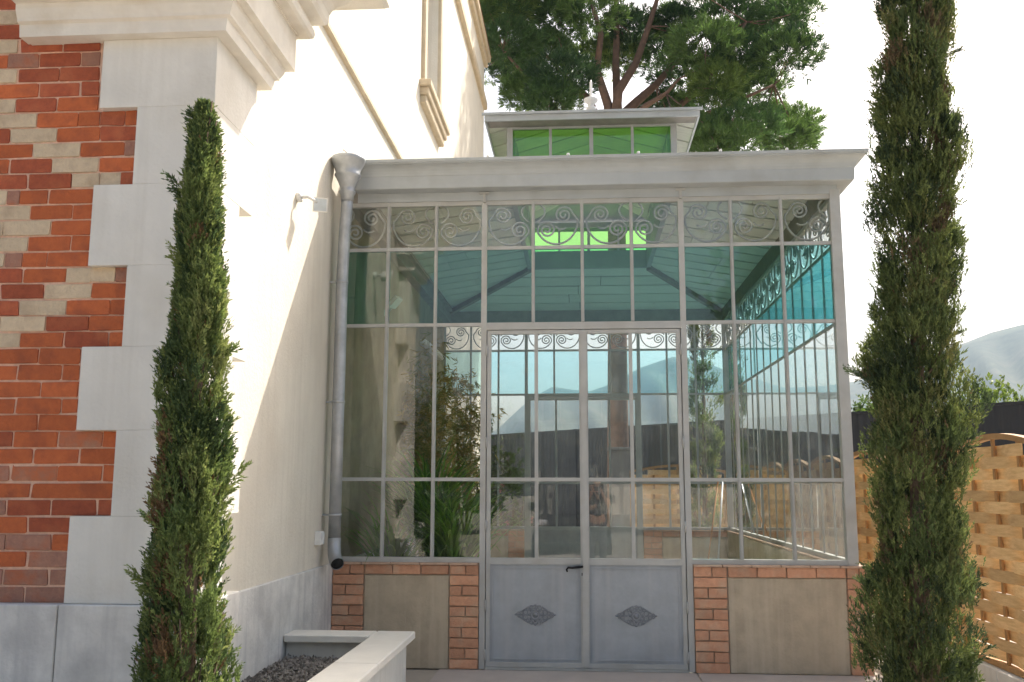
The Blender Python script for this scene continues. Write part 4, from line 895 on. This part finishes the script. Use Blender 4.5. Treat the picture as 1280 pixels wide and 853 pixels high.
# dark van parked behind the photographer
def car(x, y):
    t_ = thing('parked_van', 'black van parked behind the photographer, mirrored in the doors', 'van', (x, y, 0))
    pb = mat('black_car_paint', (.012, .013, .016), .18, spec=.6, var=.02); gl_ = mat('dark_car_glass', (.02, .025, .03), .05, spec=.6)
    # stations along the length (front at +y): y, half width, z low, z shoulder, z top
    st = [(2.20, .62, .42, .62, .70), (2.12, .80, .32, .74, .84), (1.7, .88, .28, .86, .98), (1.25, .92, .26, 1.0, 1.14), (.75, .95, .26, 1.12, 1.75), (.3, .96, .26, 1.14, 2.18), (-1.2, .96, .26, 1.14, 2.26), (-2.0, .95, .28, 1.14, 2.22), (-2.3, .93, .34, 1.1, 2.0), (-2.38, .86, .42, .95, 1.2)]
    V = []; F = []; n = 12
    for yy, hw, z0, zs_, zt_ in st:
        tw = hw*(.72 if zt_ > 1.3 else .9); ring = [(-hw*.85, z0), (-hw*.98, z0+.12), (-hw, (z0+zs_)/2), (-hw*.97, zs_), (-tw-(hw-tw)*.25, zs_+(zt_-zs_)*.65), (-tw*.75, zt_)]
        ring = ring+[(-a, b_) for a, b_ in ring[::-1]]
        V += [(x+a, y+yy, b_) for a, b_ in ring]
    for s_ in range(len(st)-1):
        for k in range(n): F.append((s_*n+k, s_*n+(k+1) % n, (s_+1)*n+(k+1) % n, (s_+1)*n+k))
    F += [tuple(range(n-1, -1, -1)), tuple((len(st)-1)*n+k for k in range(n))]
    body = obj('body', MB().add(V, F, True), pb, t_)
    obj('windscreen', MB().add([(x-.76, y+1.22, 1.19), (x+.76, y+1.22, 1.19), (x+.60, y+.48, 2.08), (x-.60, y+.48, 2.08)], [(0, 1, 2, 3)]), gl_, t_)
    for sx in (-1, 1):
        obj('side_window', MB().add([(x+sx*.955, y+.65, 1.2), (x+sx*.955, y-1.95, 1.2), (x+sx*.83, y-1.85, 1.9), (x+sx*.83, y+.25, 1.88)], [(0, 1, 2, 3)]), gl_, t_)
        obj('headlight', MB().bbox(x+sx*.68-.13, x+sx*.68+.13, y+2.08, y+2.19, .66, .78, .02), mat('lamp_glass', (.6, .62, .65), .1), t_)
        obj('mirror', MB().bbox(x+sx*1.0-.08, x+sx*1.0+.08, y+.72, y+.84, 1.15, 1.36, .03), pb, t_)
        for wy in (1.4, -1.4):
            w_ = obj('wheel', MB().tube([(x+sx*.76, y+wy, .33), (x+sx*.94, y+wy, .33)], .33, 24), mat('tyre_rubber', (.02, .02, .02), .9), t_)
            obj('rim', MB().tube([(x+sx*.93, y+wy, .33), (x+sx*.955, y+wy, .33)], .21, 16), mat('alloy_rim', (.5, .5, .52), .3, metal=.8), w_)
    obj('grille', MB().bbox(x-.4, x+.4, y+2.12, y+2.215, .46, .60, .02), mat('grille_black', (.02, .02, .02), .6), t_)
car(-.25, -15.2)
def skin_mesh(name, verts, edges, radii, root, mat_, parent, sub=2):
    me = bpy.data.meshes.new(name); me.from_pydata([Vector(v)-wloc(parent) for v in verts], edges, []); o = bpy.data.objects.new(name, me); COL.objects.link(o); o.parent = parent
    md = o.modifiers.new('skin', 'SKIN'); md.use_smooth_shade = True
    for i, r in enumerate(radii): me.skin_vertices[0].data[i].radius = (r, r) if not hasattr(r, '__len__') else r
    me.skin_vertices[0].data[root].use_root = True
    s_ = o.modifiers.new('sub', 'SUBSURF'); s_.levels = sub; s_.render_levels = sub
    dg = bpy.context.evaluated_depsgraph_get(); nm = bpy.data.meshes.new_from_object(o.evaluated_get(dg)); o.modifiers.clear(); o.data = nm; nm.materials.clear(); nm.materials.append(mat_)
    return o
def photographer(px, py):
    t_ = thing('person', 'photographer in a black top holding a camera up, mirrored in the right-hand door', 'person', (px, py, 0))
    skin = mat('skin', (.52, .31, .22), .5, var=.05); blk = mat('black_top', (.015, .015, .018), .9); trs = mat('grey_trousers', (.10, .10, .12), .9); hair = mat('dark_hair', (.03, .02, .015), .6)
    P = lambda x, y, z: (px+x, py+y, z)
    V = [P(0, 0, .98), P(0, 0, 1.15), P(0, .01, 1.34), P(0, .0, 1.46), P(0, .02, 1.53), P(0, .05, 1.62), P(0, .06, 1.72)]; E_ = [(0, 1), (1, 2), (2, 3), (3, 4), (4, 5), (5, 6)]
    Rr = [(.16, .115), (.14, .10), (.165, .11), (.07, .07), (.052, .052), (.082, .098), (.07, .085)]
    for s in (-1, 1):
        n0 = len(V); V += [P(s*.18, 0, 1.42), P(s*.24, .10, 1.20), P(s*.10, .30, 1.46), P(s*.07, .335, 1.52)]; E_ += [(2, n0), (n0, n0+1), (n0+1, n0+2), (n0+2, n0+3)]; Rr += [.058, .042, .03, .032]
        for f in range(5):                           # fingers curled round the camera body
            k0 = len(V); dz = (.028, .012, -.004, -.02, .03)[f]; L = (.036, .040, .038, .030, .028)[f]
            if f < 4: V += [P(s*.075, .36, 1.525+dz), P(s*.072, .36+L*.7, 1.528+dz), P(s*.055, .36+L, 1.526+dz)]
            else: V += [P(s*.05, .335, 1.53), P(s*.04, .36, 1.50), P(s*.03, .375, 1.49)]
            E_ += [(n0+3, k0), (k0, k0+1), (k0+1, k0+2)]; Rr += [.009, .0085, .007]
        n1 = len(V); V += [P(s*.095, 0, .90), P(s*.10, .02, .50), P(s*.105, -.02, .10), P(s*.11, .12, .045)]; E_ += [(0, n1), (n1, n1+1), (n1+1, n1+2), (n1+2, n1+3)]; Rr += [.09, .06, .042, .04]
    body = skin_mesh('body', V, E_, Rr, 0, skin, t_)
    # clothing shells
    skin_mesh('top', [P(0, 0, .96), P(0, 0, 1.15), P(0, .01, 1.34), P(0, 0, 1.45), P(-.19, 0, 1.41), P(-.225, .05, 1.30), P(.19, 0, 1.41), P(.225, .05, 1.30)], [(0, 1), (1, 2), (2, 3), (2, 4), (4, 5), (2, 6), (6, 7)], [(.18, .13), (.16, .12), (.185, .13), (.08, .085), .075, .065, .075, .065], 0, blk, t_)
    skin_mesh('trousers', [P(0, 0, .99), P(-.095, 0, .88), P(-.10, .02, .50), P(-.105, -.02, .09), P(.095, 0, .88), P(.10, .02, .50), P(.105, -.02, .09)], [(0, 1), (1, 2), (2, 3), (0, 4), (4, 5), (5, 6)], [(.165, .125), .105, .075, .062, .105, .075, .062], 0, trs, t_)
    skin_mesh('hair', [P(0, -.02, 1.60), P(0, .0, 1.70), P(0, .04, 1.775)], [(0, 1), (1, 2)], [(.07, .05), (.095, .085), (.075, .075)], 1, hair, t_)
    for s in (-1, 1):
        obj('shoe', MB().bbox(px+s*.11-.045, px+s*.11+.045, py-.07, py+.20, .001, .085, .02), blk, t_)
    cb = thing('photo_camera', 'small black camera held up by the photographer', 'camera', (px, py+.36, 1.53)); m_ = mat('camera_black', (.02, .02, .02), .5)
    obj('camera_body', MB().bbox(px-.065, px+.065, py+.345, py+.385, 1.49, 1.58, .006), m_, cb); obj('lens', MB().tube([(px, py+.385, 1.535), (px, py+.45, 1.535)], .033, 18), m_, cb)
photographer(.30, -9.38)

# ------------------------------------------------------------------ hills and haze
HZ = [(-40, 3.2), (-25, 3.0), (-12, 2.6), (-7.5, 2.6), (-5.1, 3.5), (-3.2, 5.2), (-1.7, 6.0), (-.5, 5.75), (.5, 5.62), (1.6, 6.0), (3.6, 7.0), (5.6, 7.6), (7.2, 7.3), (9, 6.6), (12, 5.6), (15.9, 5.85), (18.5, 6.8), (21.2, 7.6), (23, 8.2), (24.6, 8.55), (28, 9.3), (33, 10), (42, 9), (60, 6)]
az = np.array([a for a, _ in HZ]); elv = np.array([e for _, e in HZ])
A = np.linspace(-40, 60, 401); E_ = np.interp(A, az, elv); r = np.random.default_rng(9)
for s_ in (60, 30, 14, 7): E_ = E_+np.interp(np.arange(401), np.arange(0, 401+s_, s_), r.normal(0, .09*s_/60+.03, len(np.arange(0, 401+s_, s_))))
mb = MB(); NR = 26; V = []
ph = r.uniform(0, 6.28, 12)
for j in range(NR):
    f = j/(NR-1)
    for i in range(401):
        d = 700+900*f; hcrest = 1600*math.tan(R(E_[i]))
        bmp = 1+.16*math.sin(A[i]*1.3+ph[0]+2*f)*math.sin(f*5+A[i]*.4)+.08*math.sin(A[i]*3.1+ph[2]+f*9)
        z = -6+(hcrest+6)*(f**1.25)*(1+(bmp-1)*(1-f)*2.0) if f < 1 else hcrest
        V.append((d*math.sin(R(A[i])), -8.7+d*math.cos(R(A[i])), z))
F = [(j*401+i, j*401+i+1, (j+1)*401+i+1, (j+1)*401+i) for j in range(NR-1) for i in range(400)]
n = len(V); V += [(1700*math.sin(R(A[i])), -8.7+1700*math.cos(R(A[i])), -6) for i in range(401)]
F += [((NR-1)*401+i, (NR-1)*401+i+1, n+i+1, n+i) for i in range(400)]
mb.add(V, F, True)
hm = mat('wooded_hillside', (.075, .085, .05), .95, col2=(.018, .03, .018), nscale=.06, stain=((.13, .11, .08), .02, .7))
hl = obj('hills', mb, hm); hl['kind'] = 'structure'
hz = obj('haze', MB().box(-1800, 1800, -400, 1800, -8, 330), None); hz['kind'] = 'stuff'
hm = bpy.data.materials.new('haze_air'); hm.use_nodes = True; N = hm.node_tree.nodes; N.clear(); o_ = N.new('ShaderNodeOutputMaterial'); v_ = N.new('ShaderNodeVolumePrincipled')
v_.inputs['Color'].default_value = (.62, .82, 1.0, 1); v_.inputs['Density'].default_value = .0003; v_.inputs['Anisotropy'].default_value = .0
hm.node_tree.links.new(v_.outputs[0], o_.inputs['Volume']); hz.data.materials.append(hm)
